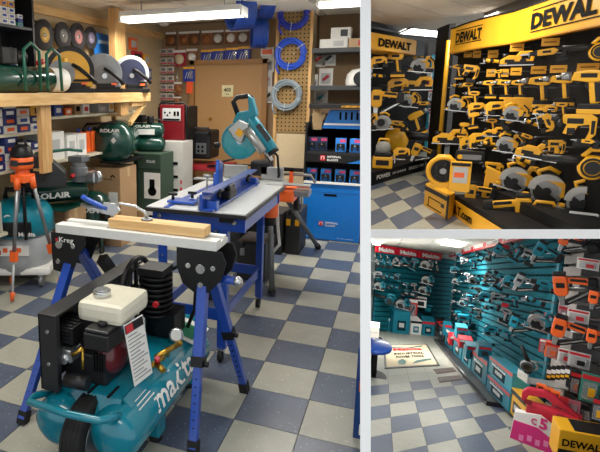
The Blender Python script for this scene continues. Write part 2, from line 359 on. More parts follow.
# engine
WE(th,MB().box((-1.08,1.90,.42),(.20,.24,.13)),'engine_block',H('engine dark','2a2a2d',rough=.4,metal=.4),.01)
WE(th,MB().box((-1.02,1.93,.655),(.215,.25,.085)),'fuel_tank',CRM,.025)
WE(th,MB().cyl((-1.06,1.90,.697),(-1.06,1.90,.722),.038,n=22).cyl((-1.06,1.90,.722),(-1.06,1.90,.728),.03,n=22),'fuel_cap',SIL,.002)
WE(th,MB().box((-1.0,1.80,.565),(.115,.12,.07)).hex((-1.055,1.745,.60),(.11,0,0),(0,.11,0),(0,0,.015)),'air_filter',H('filter black','202022',rough=.35),.012)
WE(th,MB().cyl((-1.0,1.80,.61),(-1.0,1.80,.63),.02,n=8),'filter_knob',BLK)
mf=MB().box((-1.16,1.80,.575),(.12,.14,.07))
for k in range(5): mf.box((-1.16,1.745+k*.028,.612),(.10,.012,.012))
for k in range(4): mf.box((-1.16,1.727,.555+k*.014),(.10,.01,.006))
WE(th,mf,'muffler_guard',BLK,.003)
WE(th,MB().box((-1.14,1.76,.49),(.07,.08,.06)).cyl((-1.14,1.71,.475),(-1.14,1.76,.475),.022,n=14),'carburettor',SIL,.008)
WE(th,MB().cyl((-1.10,1.72,.50),(-1.06,1.74,.53),.008).cyl((-1.06,1.74,.53),(-1.05,1.72,.45),.006),'fuel_line',BRS)
rc=MB().lathe([(.07,0),(.075,.02),(.065,.05),(.04,.06),(.0,.061)],(-1.005,1.86,.46),(1,-.35,0),24,False)
WE(th,rc,'recoil_housing',H('engine red','5e1019',rough=.3,coat=.4))
for k in range(5): WE(th,B((-1.03+k*.012,1.775-.0*k,.46),(.005,.012,.08)),'cooling_fin',BLK)
WE(th,MB().cyl((-1.12,1.70,.40),(-1.02,1.71,.40),.03,n=14),'oil_filler',H('engine dark','2a2a2d'))
# pump head
pm=MB().cyl((-1.09,2.30,.36),(-1.09,2.30,.66),.055,n=18)
for k in range(8): pm.cyl((-1.09,2.30,.46+k*.027),(-1.09,2.30,.472+k*.027),.085,n=18)
pm.box((-1.09,2.30,.685),(.13,.13,.035)).box((-1.03,2.32,.42),(.12,.14,.12))
W(th,pm,'pump',BLK); W(th,MB().cyl((-1.03,2.18,.56),(-1.03,2.16,.56),.014,n=10),'button',RED)
W(th,MB().tube([(-1.05,2.36,.66),(-.98,2.40,.70),(-.92,2.42,.62),(-.93,2.42,.45),(-.96,2.40,.36)],.01,7),'discharge_pipe',H('pipe black','1a1a1a',metal=.5))
W(th,MB().cyl((-.955,2.13,.32),(-.95,2.13,.375),.009).cyl((-.975,2.05,.36),(-.92,2.20,.37),.013,n=10).sph((-.92,2.20,.37),.016),'brass_manifold',BRS)
W(th,MB().lathe([(.0,0),(.034,.002),(.036,.018),(.03,.022),(.0,.022)],(-.945,2.22,.40),(.3,-.9,.35),20,False),'pressure_gauge',SIL)
W(th,MB().lathe([(.0,0),(.026,0)],(-.938,2.199,.409),(.3,-.9,.35),20,False),'gauge_face',WHT)
W(th,MB().cyl((-.97,1.98,.35),(-.94,2.06,.365),.012).cyl((-.95,2.0,.36),(-.90,1.97,.35),.014,n=10),'outlet_valve',BRS)
W(th,MB().cyl((-.94,1.99,.375),(-.935,1.98,.40),.012,n=12),'valve_knob',RED)
tg=MB().hex((-.905,1.80,.63),(.02,.13,0),(.035,.02,-.27),(.002,-.001,0)); tgo=WE(th,tg,'instruction_tag',WHT)
WE(th,MB().hex((-.902,1.803,.625),(.019,.12,0),(.005,.002,-.035),(.003,-.001,0)),'tag_header',BLK,parent=tgo)
WE(th,MB().hex((-.901,1.805,.623),(.007,.045,0),(.005,.002,-.03),(.005,-.0015,0)),'tag_badge',RED,parent=tgo)
for k in range(13):
    s=.055+k*.016; WE(th,MB().hex(V((-.9025,1.81,.63))+V((.035,.02,-.27))*(s/.27),V((.018,.11,0))*(.6+.4*((k*7)%5)/4),V((.0005,.0003,-.004)),(.002,-.001,0)),'print_line',H('grey print','8a8a8c'),parent=tgo)
# ============================================================ trestle with white clamp track
tr=thing('track_bench','long white clamping track on two blue folding trestles','work bench',(-1.17,2.25,0))
W(tr,MB().prism([(-.085,0),(.085,0),(.085,.025),(.06,.03),(.06,.045),(.02,.045),(.02,.03),(-.02,.03),(-.02,.045),(-.085,.045)],(-1.60,2.28,.845),(0,1,0),(0,0,1),(.86,0,0),False),'track',H('white enamel','dededa',rough=.35),.003)
def leg(a,b,wd=.045): 
    a,b=V(a),V(b); d=(b-a).normalized(); n=d.cross(V((0,1,0))).normalized(); m=d.cross(n)
    mb=MB().hex(a-n*wd/2-m*wd/2,n*wd,m*wd,b-a); return mb
BLEG=H('trestle blue','1b46a5',rough=.28,coat=.3)
for nm,xt,(fx,fy),(rx,ry) in(('l',-1.535,(-1.575,1.84),(-1.43,2.74)),('r',-.815,(-.752,1.95),(-.68,2.51))):
    for tx,ty in((fx,fy),(rx,ry)):
        top=V((xt,2.28+(.04 if ty>2.28 else -.04),.72)); ft=V((tx,ty,.025)); mid=top.lerp(ft,.52)
        l=W(tr,leg(mid,top,.046),'leg',BLEG,.004); W(tr,leg(ft,mid,.036),'leg_extension',BLEG,.003,parent=l)
        W(tr,leg(ft-V((0,0,.02)),ft+(top-ft)*.05,.044),'rubber_foot',DRK,parent=l)
        W(tr,leg(mid-(top-ft)*.03,mid+(top-ft)*.03,.056),'clamp_collar',BLK,parent=l)
        d=(top-ft)
        for k in range(7): q=ft+d*(.12+k*.045); W(tr,MB().cyl(q+V((0,-.0195,0)),q+V((0,-.016,0)),.006,n=8),'pin_hole',BLK,parent=l)
        W(tr,MB().cyl(mid+V((.028,-.01,0)),mid+V((.05,-.01,0)),.012,n=10),'pin_knob',BLK,parent=l)
    if nm=='l': poly=[(-.095,.0),(.105,.0),(.11,-.05),(.07,-.1),(.04,-.17),(-.03,-.21),(-.09,-.2),(-.095,-.1)]
    else: poly=[(-.12,0),(.10,0),(.12,-.05),(.10,-.13),(.04,-.2),(-.03,-.21),(-.09,-.17),(-.12,-.09)]
    for yy in(2.20,2.36): 
        br=W(tr,MB().prism(poly,(xt,yy,.845),(1,0,0),(0,0,1),(0,.008,0)),'bracket',BLK,.003)
        if yy<2.3:
            for bx,bz,rr in((-.045,-.06,.02),(-.055,-.15,.012),(.04,-.06,.012)) if nm=='l' else ((0,-.09,.022),(.0,-.165,.012),(-.06,-.08,.012),(.06,-.08,.012)): W(tr,MB().cyl((xt+bx,yy-.012,.845+bz),(xt+bx,yy,.845+bz),rr,n=14),'rivet',SIL,parent=br)
            if nm=='l': Wt(tr,'Kreg',(xt+.0,yy-.007,.845-.035),UX,UZ,WHT,h=.034,width=.085,bold=.015,parent=br)
            if nm=='l': W(tr,B((xt-.058,yy-.007,.81),(.014,.002,.014)),'red_mark',RED,parent=br)
W(tr,leg((-1.42,2.34,.69),(-1.36,2.5,.45),.05),'strut',BLK); 
W(tr,MB().cyl((-.75,2.25,.70),(-.66,2.25,.70),.02,n=12),'release_lever',BLEG); W(tr,MB().sph((-.655,2.25,.70),.024),'lever_cap',SIL)
# plank
c0=atZ(112,233,.915); c1=atZ(208,240,.90)
pk=MB().box((-1.06,2.27,.915),(.50,.09,.045)).build('wood_plank',wood('plank wood','d7a765','ecca96',0,5),None,.002); tag(pk,'short pale pine board clamped on top of the white track','plank')
# face clamp
cp=thing('locking_clamp','silver locking clamp with blue grips biting the pine board','clamp',(-1.33,2.27,.95))
W(cp,MB().tube([(-1.47,2.25,1.03),(-1.42,2.25,1.01),(-1.36,2.26,.985),(-1.33,2.26,.98)],.014,8),'grip',BLU)
W(cp,MB().tube([(-1.475,2.25,.99),(-1.42,2.25,.975),(-1.36,2.26,.965)],.011,8),'lower_grip',H('lever metal','a4a6a8',rough=.3,metal=.8))
W(cp,MB().prism([(-.05,-.02),(.03,-.03),(.06,0),(.04,.03),(-.03,.035)],(-1.32,2.26,.975),w=(0,.018,0)),'jaw_body',SIL,.003)
W(cp,MB().tube([(-1.30,2.26,.99),(-1.26,2.26,1.01),(-1.18,2.27,1.0),(-1.13,2.27,.975),(-1.12,2.27,.945)],.008,8),'upper_arm',SIL)
W(cp,MB().cyl((-1.12,2.27,.937),(-1.12,2.27,.947),.028,n=18),'pad',GRY)
W(cp,MB().tube([(-1.30,2.26,.96),(-1.31,2.26,.90),(-1.31,2.22,.895)],.007,8),'lower_arm',SIL)
# ============================================================ router table
rt=thing('router_table','blue steel router table with white top and long blue fence','router table',(-1.05,3.2,0))
TZ=.895
W(rt,MB().box((-1.05,3.2,TZ-.012),(.60,.98,.022)),'tabletop',H('table edge black','1b1b1d'),.003)
W(rt,MB().box((-1.05,3.2,TZ+.003),(.585,.965,.006)),'white_surface',H('laminate white','d6dadb',rough=.25))
W(rt,MB().box((-1.22,3.2,TZ+.008),(.03,.965,.006)),'mitre_slot',BLU)
for x in(-1.27,-.90):
    for y in(2.78,3.64):
        l=W(rt,MB().box((x,y,.48),(.055,.012,.80)).box((x+(.022 if x>-1 else -.022),y+(.02 if y<3 else -.02),.48),(.012,.05,.80)),'leg',BLEG,.002)
        if y<3:
            bo=MB()
            for z in(.83,.79,.75,.60,.35,.31,.27): bo.cyl((x,y-.01,z),(x,y-.004,z),.006,n=8)
            W(rt,bo,'bolt_row',SIL,parent=l)
        wh=MB().cyl((x-.012,y-.01,.035),(x+.012,y-.01,.035),.034,n=18); cw=W(rt,wh,'caster_wheel',BLK,parent=l)
        W(rt,MB().box((x,y,.076),(.04,.05,.008)).box((x+.018,y,.055),(.004,.03,.045)).box((x-.018,y,.055),(.004,.03,.045)),'caster_fork',SIL,parent=l)
for a,b in(((-1.05,2.775,.83),(.56,.014,.09)),((-1.05,3.625,.83),(.56,.014,.09)),((-1.325,3.2,.83),(.014,.85,.09)),((-.785,3.2,.83),(.014,.85,.09)),
           ((-1.085,2.785,.28),(.36,.012,.07)),((-1.085,3.635,.28),(.36,.012,.07)),((-1.275,3.2,.28),(.012,.82,.06)),((-.895,3.2,.28),(.012,.82,.06))): W(rt,MB().box(a,b),'rail',BLEG,.003)
for x in(-1.28,-.83): W(rt,MB().cyl((x,2.765,.84),(x,2.755,.84),.013,n=10),'rail_bolt',SIL)
fn=W(rt,MB().box((-1.0,3.2,TZ+.055),(.02,1.02,.09)).box((-.965,3.2,TZ+.016),(.07,1.02,.014)),'fence',BLEG,.003)
W(rt,MB().box((-1.016,3.2,TZ+.05),(.012,1.0,.08)),'fence_face',H('fence aluminium','9aa3b5',rough=.3,metal=.6),parent=fn)
W(rt,MB().box((-.975,3.2,TZ+.106),(.06,.96,.01)),'fence_top',H('fence navy','24408a',rough=.3),parent=fn)
W(rt,MB().box((-.95,3.05,TZ+.05),(.05,.14,.05)).box((-.95,3.05,TZ+.09),(.04,.10,.03)),'dust_port',BLK,.01,parent=fn)
for y in(2.76,3.62): W(rt,MB().box((-.955,y,TZ+.03),(.06,.05,.06)),'fence_bracket',BLU,.005,parent=fn)
for y in(2.85,3.45): W(rt,MB().cyl((-.95,y,TZ+.06),(-.95,y,TZ+.09),.012).sph((-.95,y,TZ+.10),(.025,.02,.012)),'fence_knob',BLK,parent=fn)
mg=W(rt,MB().box((-1.17,2.86,TZ+.022),(.17,.11,.014)).box((-1.08,2.93,TZ+.03),(.05,.06,.02)),'mitre_gauge',BLU,.004)
for q in((-1.23,2.84),(-1.14,2.92)): W(rt,MB().cyl((q[0],q[1],TZ+.03),(q[0],q[1],TZ+.055),.009).box((q[0],q[1],TZ+.062),(.05,.018,.014)),'gauge_knob',BLK,parent=mg)
W(rt,MB().box((-1.10,3.30,TZ+.10),(.022,.09,.20)).box((-1.10,3.27,TZ+.17),(.022,.02,.10)),'featherboard',BLU,.004)
W(rt,MB().box((-1.16,3.42,TZ+.05),(.03,.05,.12)),'featherboard',BLU,.004)
W(rt,MB().cyl((-1.13,3.15,TZ),(-1.13,3.15,TZ+.13),.006).sph((-1.13,3.15,TZ+.13),(.03,.014,.012)),'hold_down',GRY)
W(rt,MB().box((-.87,2.75,.865),(.08,.03,.05)),'power_switch',BLK,.006)
# ============================================================ left shelving
sh=thing('shelving_unit','long rough pine shelving unit along the beige left wall','shelf',(-2.8,4,0))
W(sh,MB().box((-2.52,3.9,1.49),(.045,2.56,.09)),'front_beam',PINEY,.003)
W(sh,MB().box((-2.85,3.9,1.525),(.62,2.56,.018)),'top_board',PINEY)
W(sh,MB().box((-2.56,3.43,1.185),(.04,.13,.52)),'post',PINEZ,.003)
W(sh,MB().box((-2.58,4.72,1.38),(.045,.16,.13)),'post',PINEZ,.003)
W(sh,MB().box((-2.93,5.27,1.975),(.08,.235,.87)),'ceiling_post',PINEZ,.003)
W(sh,MB().hex((-2.53,5.14,1.45),(-.04,0,0),(0,-.03,-.05),(0,-.30,0)).hex((-2.53,5.14,1.45),(-.04,0,0),(0,.0,-.04),(0,-.34,-.20)),'brace',PINEY)
for z,y0,y1 in((1.235,2.4,3.70),(1.34,3.52,5.3),(.965,2.4,5.3),(.5,2.4,3.15)): W(sh,MB().box((-2.95,(y0+y1)/2,z-.012),(.44,y1-y0,.024)),'shelf_board',H('shelf cream','cdc6ae'),.002)
W(sh,MB().box((-2.93,5.16,.72),(.045,.045,1.44)),'post',PINEZ,.003)
W(sh,MB().box((-2.72,3.43,.945),(.30,.06,.02)).box((-2.72,4.72,1.315),(.30,.06,.02)),'bracket_arm',PINE)
# small stock cartons on the shelves
def stock(x,y,z,w,d,h,m,lab,grp,cat='box',name='stock_carton',ink=NAVY):
    o=thing(name,lab,cat,(x,y,z),0,grp)
    MB().box((0,0,h/2),(d,w,h)).build('carton',m,o,.002)
    MB().box((d/2+.0008,0,h*.5),(.0015,w*.55,h*.45)).build('label_print',ink,o)
    return o
cs=[(H('carton white','dcdad2'),NAVY),(H('carton navy','27336f'),WHT),(H('carton white','dcdad2'),ORG),(H('carton navy','27336f'),ORG)]
n=0
for s,(z0,ncol,hs,yy,lv) in enumerate(((1.236,5,(4,4,4,3,2),2.95,'upper'),(.966,5,(4,3,4,3,3),2.95,'lower'))):
    for c in range(ncol):
        for k in range(hs[c]):
            m,i=cs[(c+k*(s+1)+(k//2))%4]
            stock(-2.84,yy+c*.155,z0+k*.062,.145,.2,.058,m,'parts carton, %s column, %s up, in the stacks on the %s left shelf'%(ORD[c],ORD[k],lv),'small parts cartons on the left shelves',ink=i)
for k,(y,w,h,cn,m,i,d) in enumerate(((3.66,.24,.105,'yellow and black',YEL,BLK,''),(3.92,.12,.09,'dark blue',NAVY,WHT,''),(4.07,.10,.06,'orange and white',ORG,WHT,''),(4.22,.10,.10,'brown',KRAFT,INK,''),(4.36,.11,.09,'white',WHT,RED,''),(4.66,.16,.08,'grey',LGRY,WHT,''),(4.83,.10,.11,'tall white',WHT,YEL,''),(4.96,.11,.07,'yellow labelled',YEL,BLK,''),(5.1,.10,.09,'plain white',WHT,GRY,''))):
    stock(-2.86,y,1.341,w,.18,h,m,'%s carton, %s from the left on the narrow shelf under the pine beam'%(cn,ORD[k]),'assorted cartons under the pine beam',ink=i)
stock(-2.86,3.82,.966,.30,.2,.24,WHT,'large white plain carton beside the left pine post on the lower shelf',None,ink=LGRY)
for k,y in enumerate((4.06,4.22)): stock(-2.84,y,.966,.15,.2,.20,WHT,'white printed carton, %s of the pair right of the pine post'%ORD[k],'pair of white cartons',ink=LGRY)
for k in range(5):
    y=4.35+k*.095; b=thing('spray_bottle','orange container, %s of five in the row behind the round green tank'%ORD[k],'bottle',(-2.86,y,.966),0,'orange containers')
    MB().box((0,0,.10),(.10,.075,.20)).build('bottle_body',ORG,b,.012); MB().cyl((0,0,.20),(0,0,.235),.018,n=10).build('cap',BLK if k%2 else NAVY,b)
for k in range(2): stock(-2.86,2.85+k*.19,.501,.18,.2,.2+.03*(k%3),H('carton grey','b9b3a8'),'%s grey carton from the left on the bottom left shelf'%ORD[k],'cartons on the bottom left shelf')
# ---- black bookcase with parts boxes standing on the top board
bc=thing('black_bookcase','black open bookcase full of tiny parts boxes at the top left corner','bookcase',(-3.06,3.3,1.535))
W(bc,MB().box((-3.06,3.84,1.97),(.26,.025,.87)),'side_panel',BLK); W(bc,MB().box((-3.18,3.3,1.97),(.02,1.1,.87)),'back_panel',BLK)
for z in(1.56,2.055,2.39): W(bc,MB().box((-3.06,3.3,z),(.25,1.08,.022)),'shelf',H('shelf charcoal','2c2b30'))
tb=[H('tiny white','d8d4cc'),H('tiny amber','d0913a'),H('tiny green','3f8f78'),H('tiny navy','2a3374')]
for lv,(z,hh,hs) in enumerate(((1.572,.042,(7,7,6,5)),(2.067,.045,(6,6,6,5)))):
    for c in range(4):
        for k in range(hs[c]):
            m=tb[(c+(k//3))%4] if lv==0 else tb[0 if k!=3 else 1]
            stock(-3.0,3.33+c*.085,z+k*hh,.08,.12,hh-.004,m,'tiny parts box, %s column, %s up, on the %s bookcase shelf'%(ORD[c],ORD[k],'lower' if lv==0 else 'upper'),'tiny parts boxes in the black bookcase',name='parts_box')
for k in range(3): stock(-3.0,3.70,2.067+k*.032,.06,.1,.03,tb[(k+2)%4],'little blue and white parts box, %s up, right end of upper bookcase shelf'%ORD[k],'tiny parts boxes in the black bookcase',name='parts_box')
# ---- saw blades on the left wall
for k,(px_,py_,r,cn,lc) in enumerate(((43,35,.14,'tan','c9a55a'),(62,36,.13,'grey','777777'),(77,37,.135,'pink','c98d8d'),(90,38,.115,'violet','8f87a8'))):
    c=atX(px_,py_,-3.12); b=thing('cutting_disc','round black cutting disc with a %s centre label on the beige wall'%cn,'disc',c,0,'cutting discs on the left wall')
    W(b,MB().lathe([(.0,0),(r,0),(r,.018),(.0,.02)],c+V((0,0,0)),(1,.0,0),34,False),'disc',H('abrasive','35353a',rough=.8,bump=.3,scale=200))
    W(b,MB().lathe([(.0,0),(r*.5,0),(r*.5,.003),(0,.003)],c+V((.019,0,0)),(1,0,0),28,False),'centre_label',H('disc label '+cn,lc))
    W(b,MB().lathe([(.0,0),(r*.14,0),(r*.14,.004),(0,.004)],c+V((.022,0,0)),(1,0,0),16,False),'arbor',SIL)
cc=[V((-3.17,4.02,2.42)),V((-3.17,4.05,2.2)),V((-3.17,4.4,2.13)),V((-3.17,5.2,2.12)),V((-3.17,5.9,2.03))]
tag(MB().tube(cc,.01,6).build('wall_cable',BLK),'black cable looping along the top of the beige left wall','cable')
c=atX(104,46,-3.12); b=thing('blue_poster','blue glossy product poster behind the pine ceiling post','poster',c); W(b,B(c,(.01,.42,.25)),'sheet',H('poster blue','1d6fc4')); W(b,MB().hex(c+V((.006,-.14,.02)),(0,.26,0),(0,.02,.035),(.002,0,0)),'pale_band',H('pale blue','9cc4e6'))
# ---- saws on the top board
def chop(name,lab,px_,py_,rpx,outer,inner,disc,cx,body,X0=-2.66):
    c=atX(px_,py_,X0); d=depth(c); r=rpx/FPX*d; t=thing(name,lab,'chop saw',(c.x,c.y,1.535),R(36)); zc=c.z-1.535
    MB().box((0,.0,.02),(r*1.9,.24,.04)).box((r*.15,0,.06),(r*.9,.16,.05)).build('base',BLK,t,.008)
    MB().prism([(-r*1.0,.04),(-r*.6,.04),(-r*.35,zc*.7),(r*.3,.05),(r*.95,.05),(r*.8,zc*.9),(0,zc)],(0,.02,0),w=(0,.05,0)).build('arm',body,t,.008)
    MB().prism(circ(r,32,0,zc,R(-25),R(205)),w=(0,.06,0)).build('blade_guard',outer,t,.006)
    MB().prism(circ(r*.80,28,0,zc,R(-25),R(205)),(0,-.034,0),w=(0,.012,0)).build('inner_guard',inner,t,.003)
    MB().cyl((cx*r,-.05,zc-r*.1),(cx*r,-.042,zc-r*.1),r*.55,n=28).build('blade',disc,t)
    MB().cyl((cx*r,-.06,zc-r*.1),(cx*r,-.05,zc-r*.1),r*.13,n=16).build('flange',SIL,t)
    MB().cyl((r*.2,.03,zc),(r*.2,.2,zc),.055,n=16).build('motor',body,t,.006)
    MB().tube([(r*.1,-.05,zc+r*.25),(r*.35,-.08,zc+r*.1),(r*.8,-.08,zc-r*.25),(r*1.05,-.06,zc-r*.5)],.017,8).build('handle',BLK,t)
    MB().box((r*.55,-.09,.08),(.05,.03,.02)).build('lock_lever',ORG,t)
    return t
t=chop('chop_saw','yellow and black abrasive chop saw with a grey disc on the pine shelf',70,71,24,BLK,YEL,H('disc light grey','9d9fa0'),-.35,YEL,-2.74)
chop('chop_saw','grey metal cutting saw with big grey guard on the pine shelf by the post',102,74,20,H('guard grey','8e9296',rough=.4),H('guard grey','8e9296'),H('guard grey2','7d8185'),.1,H('guard grey','8e9296'),-2.70)
chop('chop_saw','dark blue and silver cutting saw right of the pine ceiling post',131,74,18,H('guard silver','a9adb0',rough=.35),H('saw navy','1f2540'),H('saw navy','1f2540'),.0,H('saw dark','26282c'),-2.64)
# ---- green wheelbarrow compressors
def pancake(name,lab,a,b,r,txt=None,labm=True,engine=True,frame=True):
    a,b=V(a),V(b); t=thing(name,lab,'air compressor',((a+b)/2)*1.0,0)
    L=(b-a).length; pr=[(.001,0)]+[(r*math.sin(q),.45*r*(1-math.cos(q))) for q in(.35,.75,1.15,PI/2)]; pr=pr+[(q,L-s) for q,s in reversed(pr)]
    W(t,MB().lathe(pr,a,b-a,28,False),'tank',GRN)
    return t
def text_on(t,s,c,h,wd,m=WHT,u=None): Wt(t,s,c,u or V((math.cos(YAW*.6),math.sin(YAW*.6),0)),UZ,m,h=h,width=wd,bold=.03)
# A: on the shelf top, far left
t=pancake('air_compressor','green twin-handle compressor lying on the shelf at the far left edge',(-2.72,3.0,1.64),(-2.72,3.78,1.64),.10)
W(t,MB().tube([(-2.60,3.28,1.55),(-2.60,3.28,1.85),(-2.60,3.36,1.90),(-2.60,3.46,1.85),(-2.60,3.46,1.55)],.013,8),'handle',H('handle green','1d5d4b',rough=.3))
W(t,MB().tube([(-2.60,3.55,1.55),(-2.60,3.55,1.83),(-2.60,3.62,1.88),(-2.60,3.72,1.83),(-2.60,3.74,1.55)],.013,8),'handle',H('handle green','1d5d4b',rough=.3))
W(t,MB().lathe([(.101,0),(.101,.2)],(-2.72,3.70,1.64),(0,1,0),24,False),'paper_label',WHT)
W(t,MB().box((-2.72,3.2,1.80),(.12,.16,.12)).cyl((-2.72,3.3,1.8),(-2.72,3.42,1.8),.05,n=14),'motor',BLK,.01)
W(t,MB().cyl((-2.66,3.52,1.76),(-2.66,3.58,1.78),.022,n=12),'pressure_switch',RED); W(t,MB().box((-2.62,3.82,1.80),(.03,.05,.03)),'valve_tag',YEL)
# B: big round tank pointing at the camera
c=atY(112,143,4.62); fw=V((-.32,.95,0)).normalized()
t=pancake('air_compressor','big dark green tank end facing out, standing on the brown carton',c-fw*.05,c+fw*.55,.212)
text_on(t,'ROLAIR',c-fw*.058+V((.0,-.01,.125)),.036,.20); 
W(t,MB().hex(c-fw*.06+V((.03,-.0,.0)),V((.03,0,.03)),V((-.03,0,.03)),V((0,.003,0))),'diamond_badge',WHT)
W(t,MB().tube([c+V((-.30,-.02,-.24)),c+V((-.30,-.02,.14)),c+V((-.27,-.02,.18)),c+V((.06,.0,.20))],.012,8),'tube_frame',BLK)
W(t,MB().cyl(c+V((-.20,.15,-.18)),c+V((-.20,.15,.02)),.06,n=16).box(c+V((-.20,.15,.05)),(.14,.14,.05)),'pump',GRY,.006)
W(t,MB().box(c+V((-.18,.05,-.12)),(.12,.14,.09)),'motor',H('motor grey','77797c',metal=.5),.02)
W(t,MB().box(c+V((0,.2,-.19)),(.24,.5,.02)),'foot_rail',BLK)
# C: second tank with white label
c=atY(144,131,5.25); t=pancake('air_compressor','dark green hand-carry compressor with a white label on top of the green crate',c+V((-.18,.0,.0)),c+V((.19,.12,.0)),.085)
W(t,MB().hex(c+V((-.12,-.085,-.035)),(.25,.075,0),(0,0,.06),(0,.004,0)),'white_label',WHT); Wt(t,'ROLAIR',c+V((0,-.062,.055)),V((.95,.3,0)),UZ,WHT,h=.03,width=.2,bold=.03)
W(t,MB().lathe([(.001,0),(.05,.01),(.085,.05),(.085,.36),(.05,.4),(.001,.41)],c+V((-.18,-.02,-.145)),(.95,.3,0),22,False),'lower_tank',GRN)
W(t,MB().tube([c+V((-.2,0,.02)),c+V((-.18,0,.12)),c+V((.15,.1,.12)),c+V((.18,.1,.02))],.01,7),'handle',BLK)
W(t,MB().box(c+V((-.08,.04,.13)),(.14,.1,.08)).cyl(c+V((.05,.06,.08)),c+V((.05,.06,.16)),.04,n=12),'pump',BLK,.008)
W(t,MB().cyl(c+V((-.16,0,-.24)),c+V((-.16,0,-.2)),.02).cyl(c+V((.16,.1,-.24)),c+V((.16,.1,-.2)),.02),'rubber_feet',DRK)
# cartons
def carton(lab,x0,x1,y0,y1,z0,z1,m=KRAFT,lines=(),name='carton',cat='carton',tape=True,grp=None):
    t=thing(name,lab,cat,((x0+x1)/2,(y0+y1)/2,z0),0,grp); w,d,h=x1-x0,y1-y0,z1-z0
    MB().box((0,0,h/2),(w,d,h)).build('body',m,t,.004)
    if tape: MB().box((0,0,h+.0008),(w*.98,.05,.0016)).box((w/2+.0008,0,h-.05),(.0016,.05,.1)).build('tape',H('tape','b89f74',rough=.3),t); MB().box((0,0,h+.0005),(w*.99,.004,.001)).build('flap_seam',INK,t)
    for s,cx,cz,hh,ww in lines: text(s,(cx*w/2,-d/2-.001,cz*h),UX,UZ,'lettering',INK,t,hh,.02,ww,thick=.001)
    return t
t=carton('brown carton with small black arrows under the big green tank',-2.86,-2.56,4.60,4.95,0,.80,KRAFT,[('ROLAIR',.1,.86,.018,.10),('^  ^',0,.9,.03,.2)])
W(t,B((-2.64,4.598,.50),(.10,.003,.12)),'paper_label',WHT); W(t,B((-2.61,4.598,.18),(.07,.003,.08)),'paper_label',WHT)
t=carton('green crate with a white picture panel beside the brown carton',-2.66,-2.34,5.08,5.42,0,.90,H('crate green','33493a',rough=.6),[],'crate','crate',False)
W(t,B((-2.44,5.078,.56),(.19,.003,.28)),'picture_panel',WHT); W(t,MB().cyl((-2.44,5.074,.50),(-2.44,5.076,.50),.05,n=14).box((-2.44,5.075,.57),(.06,.002,.12)),'product_picture',INK); Wt(t,'ROLAIR',(-2.45,5.076,.82),UX,UZ,WHT,h=.03,width=.1)
W(t,B((-2.44,5.078,.19),(.19,.003,.2)),'picture_panel',WHT); W(t,MB().box((-2.44,5.075,.19),(.08,.002,.1)),'product_picture',INK)
W(t,MB().box((-2.62,5.078,.45),(.04,.006,.9)).box((-2.5,5.078,.74),(.32,.006,.02)),'crate_edge',H('crate edge','243a2e'))
for k,(z0,z1) in enumerate(((0,.34),(.345,1.0))):
    t=carton(('lower' if k==0 else 'tall upper')+' white printed carton of the stack under the red welder',-2.50,-2.24,5.45,5.75,z0,z1,H('carton matt white','bdbbb5'),[],tape=False,grp='white printed cartons')
    for q in range(2 if k==0 else 7): W(t,B((-2.43+.1*(q%2),5.447,z0+.04+q*.075),(.06,.003,.03)),'print_block',INK)
    for q in range(3): W(t,B((-2.26,5.447,z0+.05+q*.08),(.02,.003,.04)),'red_print',RED)
# red inverter welder
t=thing('welder','tall red and black inverter machine with dial panel on the white cartons','welder',(-2.44,5.72,1.003))
W(t,MB().box((-2.47,5.86,1.19),(.34,.42,.38)),'case',BLK,.02); W(t,MB().box((-2.44,5.63,1.20),(.30,.06,.40)),'front_panel',H('machine red','6b1019',rough=.35),.012)
W(t,MB().box((-2.44,5.598,1.29),(.22,.004,.14)),'dial_plate',LGRY)
for q in range(3): W(t,MB().cyl((-2.52+.03*q,5.594,1.31-.03*(q%2)),(-2.52+.03*q,5.596,1.31-.03*(q%2)),.012,n=12),'dial',INK)
for q in range(2): W(t,B((-2.40+.04*q,5.594,1.30),(.026,.004,.05)),'socket',INK)
W(t,B((-2.44,5.594,1.235),(.2,.004,.02)),'stripe',INK); W(t,MB().tube([(-2.60,5.62,1.39),(-2.58,5.62,1.42),(-2.30,5.62,1.42),(-2.27,5.62,1.38),(-2.27,5.62,1.03)],.012,8),'roll_bar',BLK)

# black generator on red jack
t=thing('generator','black inverter generator with red side on the red cart','generator',(-2.20,6.05,.72))
W(t,MB().box((-2.26,6.15,.92),(.30,.36,.34)),'case',BLK,.03); W(t,MB().box((-2.41,6.1,.90),(.03,.40,.34)),'red_side',H('machine red','6b1019',rough=.35),.01); W(t,B((-2.22,5.966,.88),(.13,.006,.13)),'socket_panel',H('panel grey','55575b'))
for q in range(4): W(t,B((-2.25+.05*(q%2),5.96,.85+.05*(q//2)),(.025,.005,.03)),'socket',INK)
W(t,MB().tube([(-2.40,5.96,1.04),(-2.40,5.96,1.12),(-2.12,5.96,1.12),(-2.12,5.96,1.04)],.014,8),'handle',BLK);
t=thing('tool_cart','low red steel cart with black frame behind the router table','cart',(-2.2,6.1,0))
W(t,MB().box((-2.2,6.1,.66),(.62,.5,.06)),'tray',H('tray red','8e1622'),.01)
W(t,MB().box((-2.2,6.1,.35),(.58,.46,.25)),'engine_body',BLK,.03)
for x in(-2.48,-1.94):
    for y in(5.88,6.32): W(t,MB().cyl((x,y,.08),(x,y,.64),.014),'leg',BLK)
for x in(-2.48,-1.94): o=W(t,MB().cyl((x-.03,5.86,.09),(x+.03,5.86,.09),.09,n=20),'wheel',DRK)
W(t,MB().tube([(-1.95,5.85,.68),(-1.9,5.8,.76),(-1.75,5.78,.80)],.012,7).tube([(-2.1,5.85,.69),(-1.88,5.82,.72),(-1.5,5.8,.74)],.012,7),'lance',BLK)
